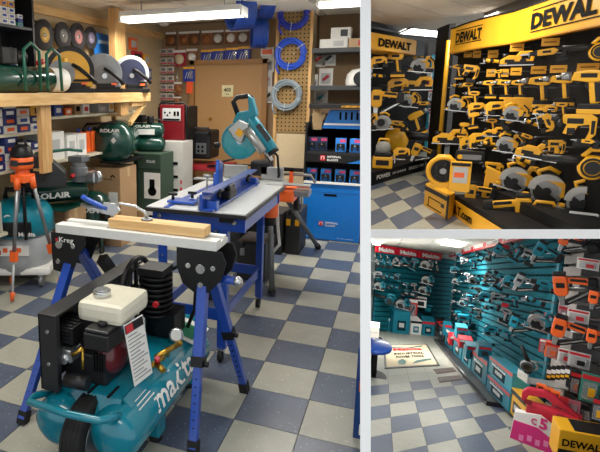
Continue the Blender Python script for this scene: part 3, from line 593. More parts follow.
W(t,MB().tube([(-1.97,5.86,.62),(-1.90,5.84,.70),(-1.86,5.84,.60),(-1.88,5.85,.45)],.012,7),'push_handle',BLK)
def WD(t,mb,*a,**k):
    for q in mb.v: q.x+=.09; q.y-=.40; q.z+=.08
    return W(t,mb,*a,**k)
# D: portable engine compressor low left
c=atY(55,197,4.1); t=pancake('air_compressor','dark green engine compressor with white lettering behind the orange tripod',(-2.93,3.58,.70),(-2.57,4.02,.70),.09)
Wt(t,'ROLAIR',(-2.65,3.62,.70),V((.67,.74,0)),UZ,WHT,h=.05,width=.30,bold=.04)
WD(t,MB().prism([(-.20,0),(.17,0),(.17,.10),(.02,.22),(-.08,.22),(-.20,.08)],(-2.74,3.92,.72),(.85,.53,0),(0,0,1.15),(.10,-.16,0)),'belt_cover',H('cover black','202224'),.01)
WD(t,MB().hex((-2.77,3.815,.88),(.06,.037,0),(0,0,.03),(.002,-.002,0)),'yellow_sticker',YEL); WD(t,MB().hex((-2.72,3.845,.80),(.04,.025,0),(0,0,.03),(.002,-.002,0)),'white_sticker',WHT)
WD(t,MB().cyl((-2.66,4.30,.70),(-2.66,4.30,.88),.06,n=16).box((-2.66,4.30,.9),(.14,.12,.05)).cyl((-2.66,4.30,.75),(-2.66,4.30,.83),.075,n=16),'pump',H('pump grey','74777a',metal=.5),.006)
WD(t,MB().box((-2.56,4.36,.74),(.12,.13,.10)).cyl((-2.5,4.3,.75),(-2.5,4.36,.75),.05,n=16),'engine',SIL,.02); WD(t,MB().cyl((-2.66,4.18,.76),(-2.62,4.15,.78),.015,n=14),'plug',RED)
WD(t,MB().tube([(-3.02,3.9,.72),(-3.0,3.85,.93),(-2.8,3.95,.98),(-2.62,4.1,1.0),(-2.56,4.2,.98)],.013,8),'handle',H('handle green','1d5d4b'))
WD(t,MB().box((-2.82,4.2,.51),(.42,.42,.02)),'foot_rail',GRN)
# E: upright green tank below
t=thing('air_compressor','upright dark green tank with big white lettering standing on the tiles under the others','air compressor',(-2.72,4.38,0))
W(t,MB().lathe([(.001,.10),(.08,.11),(.14,.16),(.155,.22),(.155,.50),(.13,.56),(.06,.595),(.001,.60)],(-2.74,4.40,0),(0,0,1),28,False),'tank',GRN)
Wt(t,'ROLA',(-2.70,4.232,.45),V((.97,.24,0)),UZ,WHT,h=.06,width=.2,bold=.04)
for x,y in((-2.84,4.32),(-2.63,4.34),(-2.74,4.52)): o=W(t,MB().cyl((x,y,.04),(x,y,.2),.012),'leg',GRN); W(t,MB().cyl((x-.012,y,.035),(x+.012,y,.035),.034,n=16),'caster',DRK,parent=o)
W(t,MB().cyl((-2.60,4.30,.20),(-2.585,4.29,.20),.018,n=12),'valve',YEL); W(t,MB().box((-2.60,4.35,.42),(.08,.1,.14)),'regulator',BLK,.01)
t=carton('plain brown carton low between the teal vacuum and the upright green tank',-2.98,-2.72,3.88,4.22,.0,.515,KRAFT,[])
t=carton('long brown carton behind the upright green tank',-2.78,-2.50,4.62+.36,5.05,.0,.30,KRAFT,[])
# tripod with orange head
t=thing('laser_tripod','aluminium tripod with orange head and orange feet at the left edge','tripod',(-2.60,3.25,0))
hd=V((-2.62,3.22,.98)); W(t,MB().cyl(hd-V((0,0,.05)),hd,.055,.05,n=14).box(hd-V((0,0,.07)),(.13,.13,.06)),'head',ORG,.008)
for k,(fx,fy) in enumerate(((-2.60,3.0),(-2.44,3.40),(-2.86,3.30))):
    a=hd+V((.06*math.cos(k*2.1-1.6),.06*math.sin(k*2.1-1.6),-.06)); f_=V((fx,fy,.02)); m_=a.lerp(f_,.62)
    l=W(t,MB().cyl(a,m_,.015,n=10),'leg',GRY); W(t,MB().cyl(m_,f_,.010,n=10),'lower_leg',LGRY,parent=l); W(t,MB().cyl(a.lerp(f_,.0),a.lerp(f_,.10),.03,.022,n=10),'hinge',ORG,parent=l)
    W(t,leg(a.lerp(f_,.60),a.lerp(f_,.68),.045),'lever_clamp',ORG,parent=l); W(t,MB().cyl(f_,f_+(a-f_)*.07,.012,.02,n=8),'foot_spike',ORG,parent=l)
W(t,MB().cyl(hd,hd-V((0,0,.55)),.014,n=10),'centre_column',BLK)
t=thing('laser_level','orange and black dome-topped instrument on the tripod head','level',hd)
W(t,MB().lathe([(.075,0),(.085,.02),(.085,.08),(.075,.09)],hd,(0,0,1),22),'housing',ORG); W(t,MB().lathe([(.086,0),(.086,.022)],hd+V((0,0,.035)),(0,0,1),22,False),'belt',BLK)
W(t,MB().lathe([(.08,0),(.085,.02),(.07,.07),(.045,.09),(.0,.095)],hd+V((0,0,.09)),(0,0,1),22,False),'dome',BLK); W(t,MB().tube([hd+V((-.05,0,.17)),hd+V((-.03,0,.215)),hd+V((.03,0,.215)),hd+V((.05,0,.17))],.01,7),'carry_handle',BLK); W(t,MB().box(hd+V((.0,-.088,.05)),(.06,.01,.045)),'display_window',CHAR,.003)
# teal vacuum
def vacuum(lab,c,body,rz=R(-20),sc=1.):
    t=thing('shop_vacuum',lab,'vacuum',c,rz,None,sc)
    MB().lathe([(.15,.08),(.20,.10),(.22,.20),(.22,.33),(.20,.36)],(0,0,0),(0,0,1),26).build('canister',H('canister grey','a4a8aa',rough=.4),t)
    MB().box((0,0,.12),(.46,.40,.05)).build('bumper',WHT,t,.02)
    MB().lathe([(.21,.36),(.235,.38),(.23,.50),(.19,.56),(.10,.60),(.0,.605)],(0,0,0),(0,0,1),26,False).build('motor_head',body,t)
    MB().tube([(-.10,0,.58),(-.09,0,.66),(.09,0,.66),(.10,0,.58)],.018,8).build('handle',BLK,t)
    MB().box((.03,-.235,.43),(.20,.02,.10)).build('control_panel',BLK,t,.01)
    for q in range(4): MB().box((-.10+.045*q,-.222,.27+.015*(q%2)),(.03,.012,.03)).build('warning_sign',ORG if q%2 else RED,t)
    MB().box((-.02,-.222,.28),(.24,.006,.07)).build('white_sticker',WHT,t)
    for x in(-.16,.16):
        for y in(-.15,.15): MB().cyl((x-.015,y,.045),(x+.015,y,.045),.045,n=16).build('caster',GRY,t); MB().box((x,y,.09),(.03,.05,.05)).build('caster_fork',LGRY,t)
    text('Makita',(.10,-.247,.40),(1,0,0),UZ,'lettering',WHT,t,.03,.03,.11); text('CF',(-.02,-.215,.50),(1,0,-.3),(.3,0,1),'lettering',WHT,t,.05,.03)
    return t
vacuum('large teal-topped grey vacuum behind the orange tripod',(-2.86,3.46,0),TEAL,R(25),1.16)
t=thing('vacuum_hose','black ribbed hose lying coiled on the teal vacuum','hose',(-2.9,3.6,.6)); 
W(t,MB().tube([(-3.0,3.45,.70),(-2.9,3.38,.67),(-2.78,3.4,.66),(-2.72,3.5,.67),(-2.8,3.62,.685),(-2.95,3.6,.69)],.022,8),'hose',BLK)
# ---- stand under the saw and black cases
def case(lab,x0,x1,y0,y1,z0,z1,latch=YEL,grp=None):
    t=thing('tool_case',lab,'case',((x0+x1)/2,(y0+y1)/2,z0),0,grp); w,d,h=x1-x0,y1-y0,z1-z0
    MB().box((0,0,h*.4),(w,d,h*.8)).build('case_body',H('case black','1e1f21',rough=.55),t,.012); MB().box((0,0,h*.87),(w*1.02,d*1.02,h*.2)).build('lid',H('case lid','26272a',rough=.5),t,.01)
    MB().tube([(-w*.25,-d/2,h*.9),(-w*.22,-d/2-.03,h*1.0),(w*.22,-d/2-.03,h*1.0),(w*.25,-d/2,h*.9)],.012,8).build('handle',BLK,t)
    for s in(-1,1): MB().box((s*w*.3,-d/2-.005,h*.72),(.04,.015,.06)).build('latch',latch,t,.003)
    return t
case('black lidded tool case under the saw stand, nearer the router table',-1.30,-1.02,4.95,5.3,.0,.42,BLK)
case('black tool case with a yellow latch beside the blue display cabinet',-1.0,-.86,5.02,5.40,.0,.44,YEL)
case('flat black tool case behind the router table legs',-1.75,-1.35,4.9,5.3,.0,.30,BLK)
case('grey-black tool case standing under the far end of the router table',-1.22,-.98,4.15,4.5,.0,.34,GRY)
case('wide black tool case behind the left rear table leg',-1.75,-1.35,4.35,4.7,.0,.36,BLK)
t=thing('folding_stand','grey folding saw stand with an orange body and transport wheel','stand',(-1.1,4.4,0))
W(t,MB().box((-1.05,4.35,.74),(.75,.16,.05)),'top_rail',GRY,.006); W(t,MB().box((-.92,4.35,.72),(.26,.2,.11)),'motor_mount',ORG,.02); W(t,MB().box((-.78,4.45,.76),(.16,.06,.06)),'extension_block',ORG,.01)
for a,b in(((-.92,4.42,.72),(-.72,5.3,.02)),((-.98,4.25,.70),(-.86,3.9,.02)),((-1.35,4.3,.70),(-1.5,3.95,.02)),((-1.35,4.4,.70),(-1.5,4.85,.02))):
    l=W(t,MB().cyl(a,b,.022,n=10),'leg',H('stand grey','6f7275',metal=.6,rough=.4)); W(t,MB().cyl(b,V(b)+(V(a)-V(b))*.04,.03,n=10),'rubber_foot',DRK,parent=l)
W(t,MB().cyl((-.84,4.62,.62),(-.80,4.62,.62),.095,n=22),'transport_wheel',DRK); W(t,MB().cyl((-.845,4.62,.62),(-.795,4.62,.62),.035,n=14),'wheel_hub',GRY)
W(t,MB().tube([(-.98,4.5,.7),(-.96,4.5,.4),(-.93,4.45,.25),(-1.05,4.35,.1)],.014,8),'lever_rod',LGRY)
W(t,MB().tube([(-1.0,4.5,.86),(-.7,4.5,.86),(-.66,4.5,.80)],.012,8),'front_bar',GRY); W(t,MB().box((-.86,4.5,.90),(.20,.03,.03)),'roller_lever',BLK); W(t,MB().box((-.86,4.5,.84),(.03,.03,.12)),'stop_arm',ORG)
# orange router lift under router table
t=thing('router_motor','orange router motor hanging under the table top','router',(-.86,3.72,.70)); W(t,MB().cyl((-.86,3.74,.66),(-.86,3.74,.80),.06,n=18),'motor',ORG,.008); W(t,MB().cyl((-.86,3.74,.60),(-.86,3.74,.66),.045,n=16),'cap',BLK)
# ---- teal mitre saw
ms=thing('mitre_saw','big teal sliding mitre saw with clear teal blade guard and top handle','mitre saw',(-1.14,4.30,.765))
O=V((-1.14,4.30,.765)); ALU=H('cast aluminium','b3b5b4',rough=.35,metal=.75)
MB().cyl((0,0,.0),(0,0,.05),.17,n=30).build('turntable',ALU,ms,.006); MB().box((-.02,0,.03),(.56,.20,.055)).build('base',ALU,ms,.01)
MB().box((-.16,.06,.11),(.20,.02,.10)).build('fence',ALU,ms,.004); MB().box((.14,.06,.11),(.18,.02,.10)).build('fence',ALU,ms,.004); MB().box((.02,-.24,.02),(.09,.2,.03)).cyl((.02,-.36,.03),(.02,-.30,.03),.02,n=12).build('mitre_arm',ALU,ms,.004)
for x in(-.38,.34): MB().box((x,0,.04),(.22,.08,.014)).build('extension_wing',ALU,ms,.003)
MB().box((.04,.12,.14),(.16,.14,.12)).build('bevel_block',BLK,ms,.02); MB().cyl((.04,.12,.15),(.04,.26,.15),.05,n=16).build('bevel_knob',BLK,ms)
for q in(.0,.05): MB().cyl((.12,.1+q,.20),(-.02,.1+q,.38),.014,n=10).build('slide_rail',SIL,ms)
bc_=V((-.105,-.02,.365)); ax=V((.25,-.95,.05))
MB().cyl(bc_-ax*.004,bc_+ax*.004,.13,n=34).build('blade',SIL,ms)
MB().lathe([(.145,0),(.145,.05),(.13,.055),(.03,.055)],bc_-ax*.02,ax,34,False).build('blade_guard',mat('clear teal guard',(.05,.42,.48),rough=.08,trans=.65,var=0),ms)
MB().ring(bc_+ax*.03,ax,.137,.010,34,6).build('guard_rim',TEAL,ms); MB().cyl(bc_+V((-.16,-.02,-.04)),bc_+V((-.20,-.02,-.04)),.022,n=12).build('guard_roller',BLK,ms)
MB().prism([(-.02,-.02),(.04,.14),(-.04,.17),(-.13,.09),(-.08,.02)],bc_+V((.05,-.05,.0)),w=(0,.05,0)).build('gear_case',ALU,ms,.01)
MB().hex(bc_+V((-.02,-.085,.06)),(.045,0,-.03),(.03,0,.045),(0,.003,0)).build('yellow_sticker',YEL,ms)
d=V((.62,.0,-.78)); MB().cyl(bc_+V((.07,.0,.17)),bc_+V((.07,.0,.17))+d*.30,.06,.05,n=20).build('motor',TEAL,ms,.006)
MB().cyl(bc_+V((.07,-.075,.10)),bc_+V((.07,-.075,.10))+d*.22,.035,n=16).build('gear_housing',ALU,ms)
MB().cyl(bc_+V((.07,.0,.17))+d*.30,bc_+V((.07,.0,.17))+d*.33,.045,n=18).build('motor_cap',BLK,ms)
MB().hex(bc_+V((.14,-.07,.12)),d*.15,(.03,0,.024),(0,.01,0)).build('motor_label',CHAR,ms)
MB().prism([(-.06,.14),(.06,.12),(.14,.2),(.10,.33),(.06,.36),(.07,.24),(-.02,.22)],bc_,w=(0,.07,0)).build('motor_shroud',TEAL,ms,.012)
MB().tube([bc_+V((-.02,0,.20)),bc_+V((-.06,0,.30)),bc_+V((-.03,0,.335)),bc_+V((.05,0,.345)),bc_+V((.09,0,.33))],.02,10).build('handle',BLK,ms)
MB().tube([bc_+V((.18,.05,.0)),(.18,.05,.25),(.20,.03,.1),(.17,.1,.05)],.01,7).build('power_cord',BLK,ms)
ms.scale=(1.05,1.05,1.05)
# ---- hose coils on the pegboard
def coil(px_,py_,R_,m,lab,y=6.235,turns=4,name='hose_coil'):
    c=atY(px_,py_,y); t=thing(name,lab,'hose',c,0)
    pts=[]; N=26*turns
    for k in range(N):
        a=2*PI*k/26; q=k//26; rr=R_*(1-.13*(q%3)/1.)+.004*math.sin(k*.6); pts.append(c+V((rr*math.cos(a),-.012-.018*(k/N)*turns*.5,rr*math.sin(a))))
    W(t,MB().tube(pts,.0125,7),'hose',m)
    for a in(.6,2.6,4.6): 
        p=c+V((R_*.87*math.cos(a),-.03,R_*.87*math.sin(a))); e=V((math.cos(a),0,math.sin(a))); W(t,MB().tube([p-e*.045,p-e*.05+V((0,-.035,0)),p+e*.05+V((0,-.035,0)),p+e*.045],.004,5),'tie',LGRY)
    W(t,MB().tube([c+V((-R_*.9,-.03,-.05)),c+V((-R_*.95,-.04,-R_*.9)),c+V((-R_*.7,-.04,-R_*1.35))],.0115,7),'loose_end',m); W(t,MB().cyl(c+V((-R_*.7,-.04,-R_*1.35)),c+V((-R_*.62,-.04,-R_*1.55)),.012,n=10),'coupling',BRS)
    return t
coil(294,14,.165,H('hose blue','1f2f9e',rough=.35),'dark blue coiled air hose hanging highest on the pegboard column',turns=5)
coil(291,54,.165,H('hose royal','1747b8',rough=.35),'bright blue coiled air hose in the middle of the pegboard column',turns=5)
coil(287,95,.165,H('hose grey','7f8a92',rough=.4),'grey coiled hose hanging lowest on the pegboard column',turns=5)
for z in(2.42,1.98,1.55): o=MB().cyl((-1.20,6.27,z-.02),(-1.20,6.16,z-.02),.006,n=6).build('peg_hook',SIL,col)
# big blue hose bundles hanging by the light
def bundle(a,R_,lab,ax=(.2,-1,0),n=9):
    a=V(a); ax=V(ax).normalized(); t=thing('hose_bundle',lab,'hose',a,0,'big blue hose bundles')
    pts=[]; 
    tt=V((0,0,1)); u=ax.cross(tt).normalized(); v=ax.cross(u)
    for k in range(n*24): q=2*PI*k/24; pts.append(a+ax*(.024*k/24)+(u*math.cos(q)+v*math.sin(q))*R_)
    W(t,MB().tube(pts,.0145,6),'hose',H('hose bundle blue','1b3d8c',rough=.4)); W(t,MB().tube([a+v*(-R_-.02),a+ax*.12+v*(-R_-.02),a+ax*.24+v*(-R_-.02)],.005,5),'tie',LGRY)
    W(t,MB().tube([a+V((0,0,R_)),V((a.x,a.y,ZC))],.004,5),'hanging_cord',BLK)
    return t
bundle(atY(249,8,5.6),.20,'large blue hose bundle hung from the ceiling, left and nearest the light',(-.75,-.6,-.1))
bundle(atY(271,0,5.9),.18,'blue hose bundle hung from the ceiling above the column edge',(-.8,-.5,0),7)
bundle(atY(266,32,6.15),.17,'smaller blue hose bundle hanging lower beside the pegboard column',(-.9,-.4,0),7)
# ---- packs on the back wall
def pack(px_,py_,w,h,y,m,lab,grp,kind=0,item=KRAFT,name='blister_pack',rz=0,ix=None):
    c=atY(px_,py_,y) if ix is None else V(ix); t=thing(name,lab,'pack',c,rz,grp)
    MB().box((0,0,0),(w,.006,h)).build('card',m,t)
    MB().box((0,-.004,h*.40),(w*.98,.003,h*.16)).build('header_strip',(YEL if kind==1 else WHT),t)
    if kind==0: MB().lathe([(.0,0),(w*.36,.0),(w*.36,.012),(w*.1,.016),(0,.016)],(0,-.003,-h*.08),(0,-1,0),18,False).build('disc',item,t)
    elif kind==1:
        MB().box((w*.22,-.012,-h*.05),(w*.28,.02,h*.6)).build('bubble',CLR,t,.004)
        for q in range(3): MB().hex((-w*.35+q*w*.2,-.006,-h*.3),(w*.06,0,0),(w*.18,0,h*.45),(0,-.003,0)).build('stripe',LGRY,t)
    else: MB().box((0,-.014,-h*.08),(w*.7,.024,h*.6)).build('bubble',CLR,t,.006); MB().cyl((-w*.2,-.012,-h*.2),(w*.2,-.012,h*.08),w*.12,n=10).build('tool_head',item,t)
    return t
orng=H('blade copper','a5683a',rough=.5); cd=[H('card brown','6d4a32'),H('card sienna','8e5a38')]
for k,x in enumerate((171,184,194,207,218,231,243,255)): pack(x,39-(k*.45),.155,.19,6.96,cd[k%2],'%s brown saw blade pack from the left in the top row of the back wall'%ORD[k],'saw blade packs in the top row',0,WHT if k>3 else orng)
for k,(x,y) in enumerate(((207,57),(219,56),(232,55),(244,54))): pack(x,y,.17,.20,6.95,H('card blue','1d3aa0'),'%s blue and yellow bit pack from the left over the tan door'%ORD[k],'blue bit packs over the door',1)
pack(179.5,58,.19,.22,6.95,H('card crimson','a01c30'),'square crimson blade pack with a pale round centre left of the door',None,0,H('pale disc','d9c9a8'))
pack(192,56,.16,.20,6.95,cd[1],'copper coloured disc pack right of the crimson one',None,0,WHT)
pack(189,74,.17,.20,6.92,H('card blue','1d3aa0'),'blue pack hanging alone beside the tan door frame',None,1)
pack(178,88,.12,.17,6.95,cd[1],'copper pack low beside the wire clip rack',None,0,orng); pack(177,101,.13,.12,6.95,cd[0],'brown pack just above the red welder',None,0,orng)
c=atY(189.5,87,6.93); tag(B((0,0,0),(.09,.006,.17)).build('orange_card',H('card orange','ff5a2a'),loc=c),'plain bright orange card hanging by the door frame','card')
for k,(x,y) in enumerate(((268,64),(266,80),(268,95))): pack(x,y,.16,.20,6.97,WHT,'white tool pack, %s from the top, between door and pegboard column'%ORD[k],'white packs beside the column',2,[GRY,RED,BLK][k])
c=atY(268,52,6.95); t=thing('orange_box','small orange and white box above the white packs beside the column','box',c); W(t,B(c,(.17,.08,.11)),'box_body',WHT,.003); W(t,B(c+V((0,-.042,.0)),(.13,.004,.06)),'orange_band',ORG)
# clip rack of blister cards
c0=atY(163,55,6.90); rk=thing('wire_rack','wire clip rack holding rows of white blister cards above the red welder','rack',c0)
for k in range(7):
    zz=c0.z+.04-k*.12
    W(rk,B((c0.x,6.955,zz-.05),(.34,.02,.012)),'wire_bar',SIL)
    for q in range(3):
        t=thing('blister_card','small white blister card, %s from the left in the %s row down the wire rack'%(ORD[q],ORD[k]),'pack',(c0.x-.11+q*.11,6.93-.01*q,zz),0,'blister cards on the wire rack')
        MB().box((0,0,0),(.095,.004,.085)).build('card',H('rack card','cfc9c4'),t); MB().box((0,-.008,.008),(.06,.014,.04)).build('bubble',GRY,t,.003); MB().box((0,-.003,-.03),(.09,.003,.016)).build('red_line',RED,t)
for s in(-.155,.155): W(rk,MB().cyl((c0.x+s*1.15,6.97,c0.z+.1),(c0.x+s*1.15,6.97,c0.z-.80),.005,n=6),'upright',SIL)
c=atY(164,29,6.6); t=thing('smoke_detector','round white smoke detector on the ceiling left of the packs','detector',(c.x,6.6,ZC-.001)); W(t,MB().lathe([(.06,0),(.065,-.02),(.05,-.04),(.0,-.042)],(c.x,6.6,ZC-.002),(0,0,1),22,False),'housing',WHT)
for k,(x,y,m,w_,cn) in enumerate(((133,44,ORG,.10,'orange'),(137,57,RED,.14,'pink topped'),(146,60,YEL,.07,'yellow'),(139,70,WHT,.10,'white'),(148,74,NAVY,.09,'navy'))):
    c=atX(x,y,-3.185); t=thing('hanging_pack','%s accessory pack on the beige wall right of the dark saw'%cn,'pack',c,PI/2,'packs on the left wall'); MB().box((0,0,0),(w_*2,.02,.14)).build('card',m,t); MB().box((0,-.014,.0),(w_*1.2,.012,.08)).build('bubble',BLK if k%2 else LGRY,t,.003)
# ============================================================ blue display cabinet
dc=thing('display_cabinet','tall saw-blade display cabinet with bright blue base and black header','cabinet',(-.64,5.85,0))
x0,x1=-.945,-.36; yF=5.62
CBL=H('cabinet blue','0f72c9',rough=.35)
W(dc,MB().box(((x0+x1)/2,5.9,.31),(x1-x0,.52,.60)),'base_box',CBL,.004)
W(dc,MB().box((-.665,yF+.018,.49),(.12,.004,.022)).cyl((-.725,yF+.02,.49),(-.725,yF+.016,.49),.011,n=10),'hand_slot',INK)
W(dc,B(((x0+x1)/2,yF+.019,.515),(x1-x0-.06,.003,.004)),'fold_line',NAVY)
W(dc,B((-.75,yF+.017,.185),(.045,.003,.045)),'red_logo',RED); W(dc,MB().box((-.765,yF+.014,.185),(.006,.003,.026)).box((-.735,yF+.014,.185),(.006,.003,.026)).box((-.75,yF+.014,.198),(.02,.003,.005)),'logo_mark',WHT)
Wt(dc,'IMPERIAL',(-.64,yF+.016,.197),UX,UZ,WHT,h=.02,width=.13,bold=.02); Wt(dc,'BLADES',(-.655,yF+.016,.168),UX,UZ,WHT,h=.02,width=.10,bold=.02)
Wt(dc,'imperialblades.com',(-.87,yF+.016,.04),UX,UZ,WHT,h=.01,width=.08); Wt(dc,'One fit for most tools',(-.5,yF+.016,.04),UX,UZ,WHT,h=.01,width=.16)
W(dc,B(((x0+x1)/2,5.63,.618),(x1-x0,.02,.022)),'price_rail',WHT)
W(dc,B(((x0+x1)/2,5.9,.605),(x1-x0,.5,.012)),'lower_shelf',BLK); W(dc,MB().box((x0,5.9,.92),(.02,.5,.62)).box((x1,5.9,.92),(.02,.5,.62)),'side_panel',BLK)
W(dc,B(((x0+x1)/2,6.14,.92),(x1-x0,.02,.62)),'back_panel',BLK); hdz=.86
W(dc,B(((x0+x1)/2,5.66,.872),(x1-x0,.04,.09)),'header',BLK,.003)
c=V((-.765,5.637,.875)); W(dc,B(c,(.05,.004,.055)),'header_logo',RED); W(dc,MB().box(c+V((-.014,-.004,0)),(.006,.003,.03)).box(c+V((.014,-.004,0)),(.006,.003,.03)).box(c+V((0,-.004,.014)),(.02,.003,.005)),'logo_mark',WHT)
Wt(dc,'IMPERIAL',(-.65,5.638,.889),UX,UZ,WHT,h=.022,width=.14,bold=.03); Wt(dc,'BLADES',(-.665,5.638,.857),UX,UZ,WHT,h=.022,width=.11,bold=.03)
W(dc,MB().add([(-.52,5.635,.83),(-.36,5.635,.83),(-.36,5.635,.88)],[(0,1,2)]),'blue_flash',CBL)
W(dc,B(((x0+x1)/2,5.9,.925),(x1-x0,.5,.014)),'upper_shelf',H('shelf black','202022')); 
W(dc,B(((x0+x1)/2,6.14,1.14),(x1-x0,.02,.44)),'upper_back',H('back brown','705a45',rough=.8))
W(dc,MB().box((x0+.02,5.95,1.4),(.03,.4,.05)).box((x1,5.95,1.4),(.03,.4,.05)),'top_arm',BLK)
W(dc,B(((x0+x1)/2+.03,5.78,1.40),(x1-x0,.42,.045)),'top_shelf',BLK,.004); Wt(dc,'ACCESSORIES ON SALE',(-.47,5.566,1.40),UX,UZ,YEL,h=.018,width=.26)
def bladepack(x,y,z,lab,grp,m=H('pack blue','2a84dc')):
    t=thing('blade_pack',lab,'pack',(x,y,z),0,grp); MB().box((0,.02,.07),(.105,.05,.14)).build('box_body',m,t,.004)
    MB().prism([(-.04,.02),(-.02,.02),(-.02,.05),(.02,.05),(.02,.02),(.04,.02),(.04,.085),(-.04,.085)],(0,-.012,0),w=(0,.03,0)).build('blade',BLK,t); MB().box((.02,-.006,.115),(.06,.003,.03)).build('red_mark',H('pack pink','d14a78'),t); MB().cyl((0,-.03,.068),(0,-.026,.068),.009,n=10).build('hole',SIL,t)
for k in range(4): bladepack(-.88+k*.145,5.72,.612,'%s blue blade pack from the left on the lower shelf of the display cabinet'%ORD[k],'blade packs on the lower cabinet shelf')
for k in range(2): bladepack(-.60+k*.14,5.72,.934,'%s blue blade pack on the right of the upper display shelf'%('left' if k==0 else 'right'),'blade packs on the upper cabinet shelf')
for k in range(2): bladepack(-.90+k*.1,5.80,.934,'%s dark blue blade pack at the left end of the upper display shelf'%('left' if k==0 else 'right'),'dark packs on the upper cabinet shelf',H('pack navy','20375f'))
t=thing('blade_carton','slanted blue open-front carton above the display shelves','carton',(-.55,5.75,1.19)); W(t,MB().prism([(-.20,0),(.25,0),(.25,.19),(-.13,.19)],(-.60,5.80,1.17),w=(0,.14,0)),'carton_body',CBL,.004)
for k in range(4): W(t,B((-.62+k*.055,5.727,1.30),(.02,.004,.075)),'window_slot',INK)
Wt(t,'BLADES',(-.40,5.728,1.34),UX,UZ,WHT,h=.018,width=.09); W(t,B((-.60,5.728,1.215),(.36,.004,.02)),'white_line',WHT)
t=thing('work_glove','pair of tan gloves hanging left of the slanted blue carton','glove',(-.88,5.8,1.2)); W(t,MB().prism([(-.04,-.1),(.05,-.1),(.06,.0),(.09,.05),(.07,.08),(.045,.05),(.04,.13),(.02,.13),(.015,.07),(.005,.15),(-.015,.15),(-.02,.07),(-.03,.13),(-.05,.12),(-.05,0)],(-.86,5.8,1.25),w=(0,.03,0)),'glove_body',H('suede','b79a72',rough=.9),.006); W(t,MB().prism([(-.04,-.1),(.05,-.1),(.05,.03),(-.045,.03)],(-.90,5.85,1.26),w=(0,.03,0)),'second_glove',BLK,.006)
# ---- shelves with boxes and helmet
for z,px_ in((1.99,(319,356)),(1.585,(322,356))):
    o=MB().box((-.74,6.45,z),(.56,.42,.05)).build('wall_shelf',CHAR,None,.004); tag(o,'%s charcoal shelf board on the dark alcove wall'%('upper' if z>1.8 else 'lower'),'shelf',None)
def wbox(x,y,z,w,d,h,lab,m=WHT,s='',im=BLK):
    t=thing('boxed_product',lab,'box',(x,y,z)); MB().box((0,0,h/2),(w,d,h)).build('box_body',m,t,.003); MB().box((w*.18,-d/2-.001,h*.5),(w*.36,.002,h*.6)).build('picture',im,t)
    if s: text(s,(-w*.2,-d/2-.002,h*.6),UX,UZ,'lettering',INK,t,h*.18,.01,w*.45)
wbox(-.80,6.42,2.016,.30,.2,.10,'long white box lying on the upper alcove shelf',WHT,'',LGRY); wbox(-.54,6.42,2.016,.20,.2,.10,'tan and white box right of the long white one on the upper shelf',H('box tan','c2a078'),'',RED); wbox(-.73,6.42,2.117,.21,.18,.12,'white picture box stacked on the long white box',WHT,'',CHAR)
t=thing('helmet','white and black hard helmet on the lower alcove shelf','helmet',(-.50,6.36,1.611)); MB().lathe([(.15,0),(.155,.05),(.14,.12),(.09,.17),(0,.185)],(0,0,0),(0,0,1),26,False).build('shell',WHT,t); MB().prism(circ(.08,18,.02,.07),(0,-.135,0),w=(0,.05,0)).build('visor',BLK,t,.01); MB().box((.12,-.08,.09),(.08,.1,.12)).build('ear_piece',H('kelly green','14804c'),t,.02)
for k,(x,y,m,cn) in enumerate(((318.5,58,RED,'red'),(329,57,BLK,'black'),(326,77,RED,'crimson'),(315,83,NAVY,'slim navy'),(321,96,TEAL,'teal'))): pack(x,y,.16 if k!=3 else .06,.20,6.70,WHT,'white blister pack with a %s tool on the dark alcove wall'%cn,'packs on the alcove wall',2,m)
# ---- box cut by the right divider
t=thing('blue_carton','narrow blue carton with an orange square at the right edge by the white wall','carton',(-.1,2.6,0))
a=atZ(352.5,438,0); b_=atZ(366,440,0)
W(t,MB().box((a.x+.16,a.y+.13,.22),(.32,.26,.44)),'carton_body',H('carton deep blue','15407d',rough=.4),.004); W(t,B((a.x+.04,a.y-.002,.26),(.05,.004,.05)),'orange_square',ORG); W(t,B((a.x+.05,a.y-.002,.05),(.05,.004,.05)),'code_label',WHT)
t=thing('plastic_bag','crumpled white printed bag standing on the blue carton','bag',(a.x+.16,a.y+.13,.441)); W(t,MB().prism([(-.13,0),(.13,0),(.12,.10),(.14,.2),(.03,.24),(-.10,.2),(-.12,.1)],(a.x+.16,a.y+.13,.441),w=(0,.14,0)),'bag_body',WHT,.02); W(t,B((a.x+.05,a.y+.058,.52),(.03,.004,.04)),'blue_print',NAVY)
close_room("L")
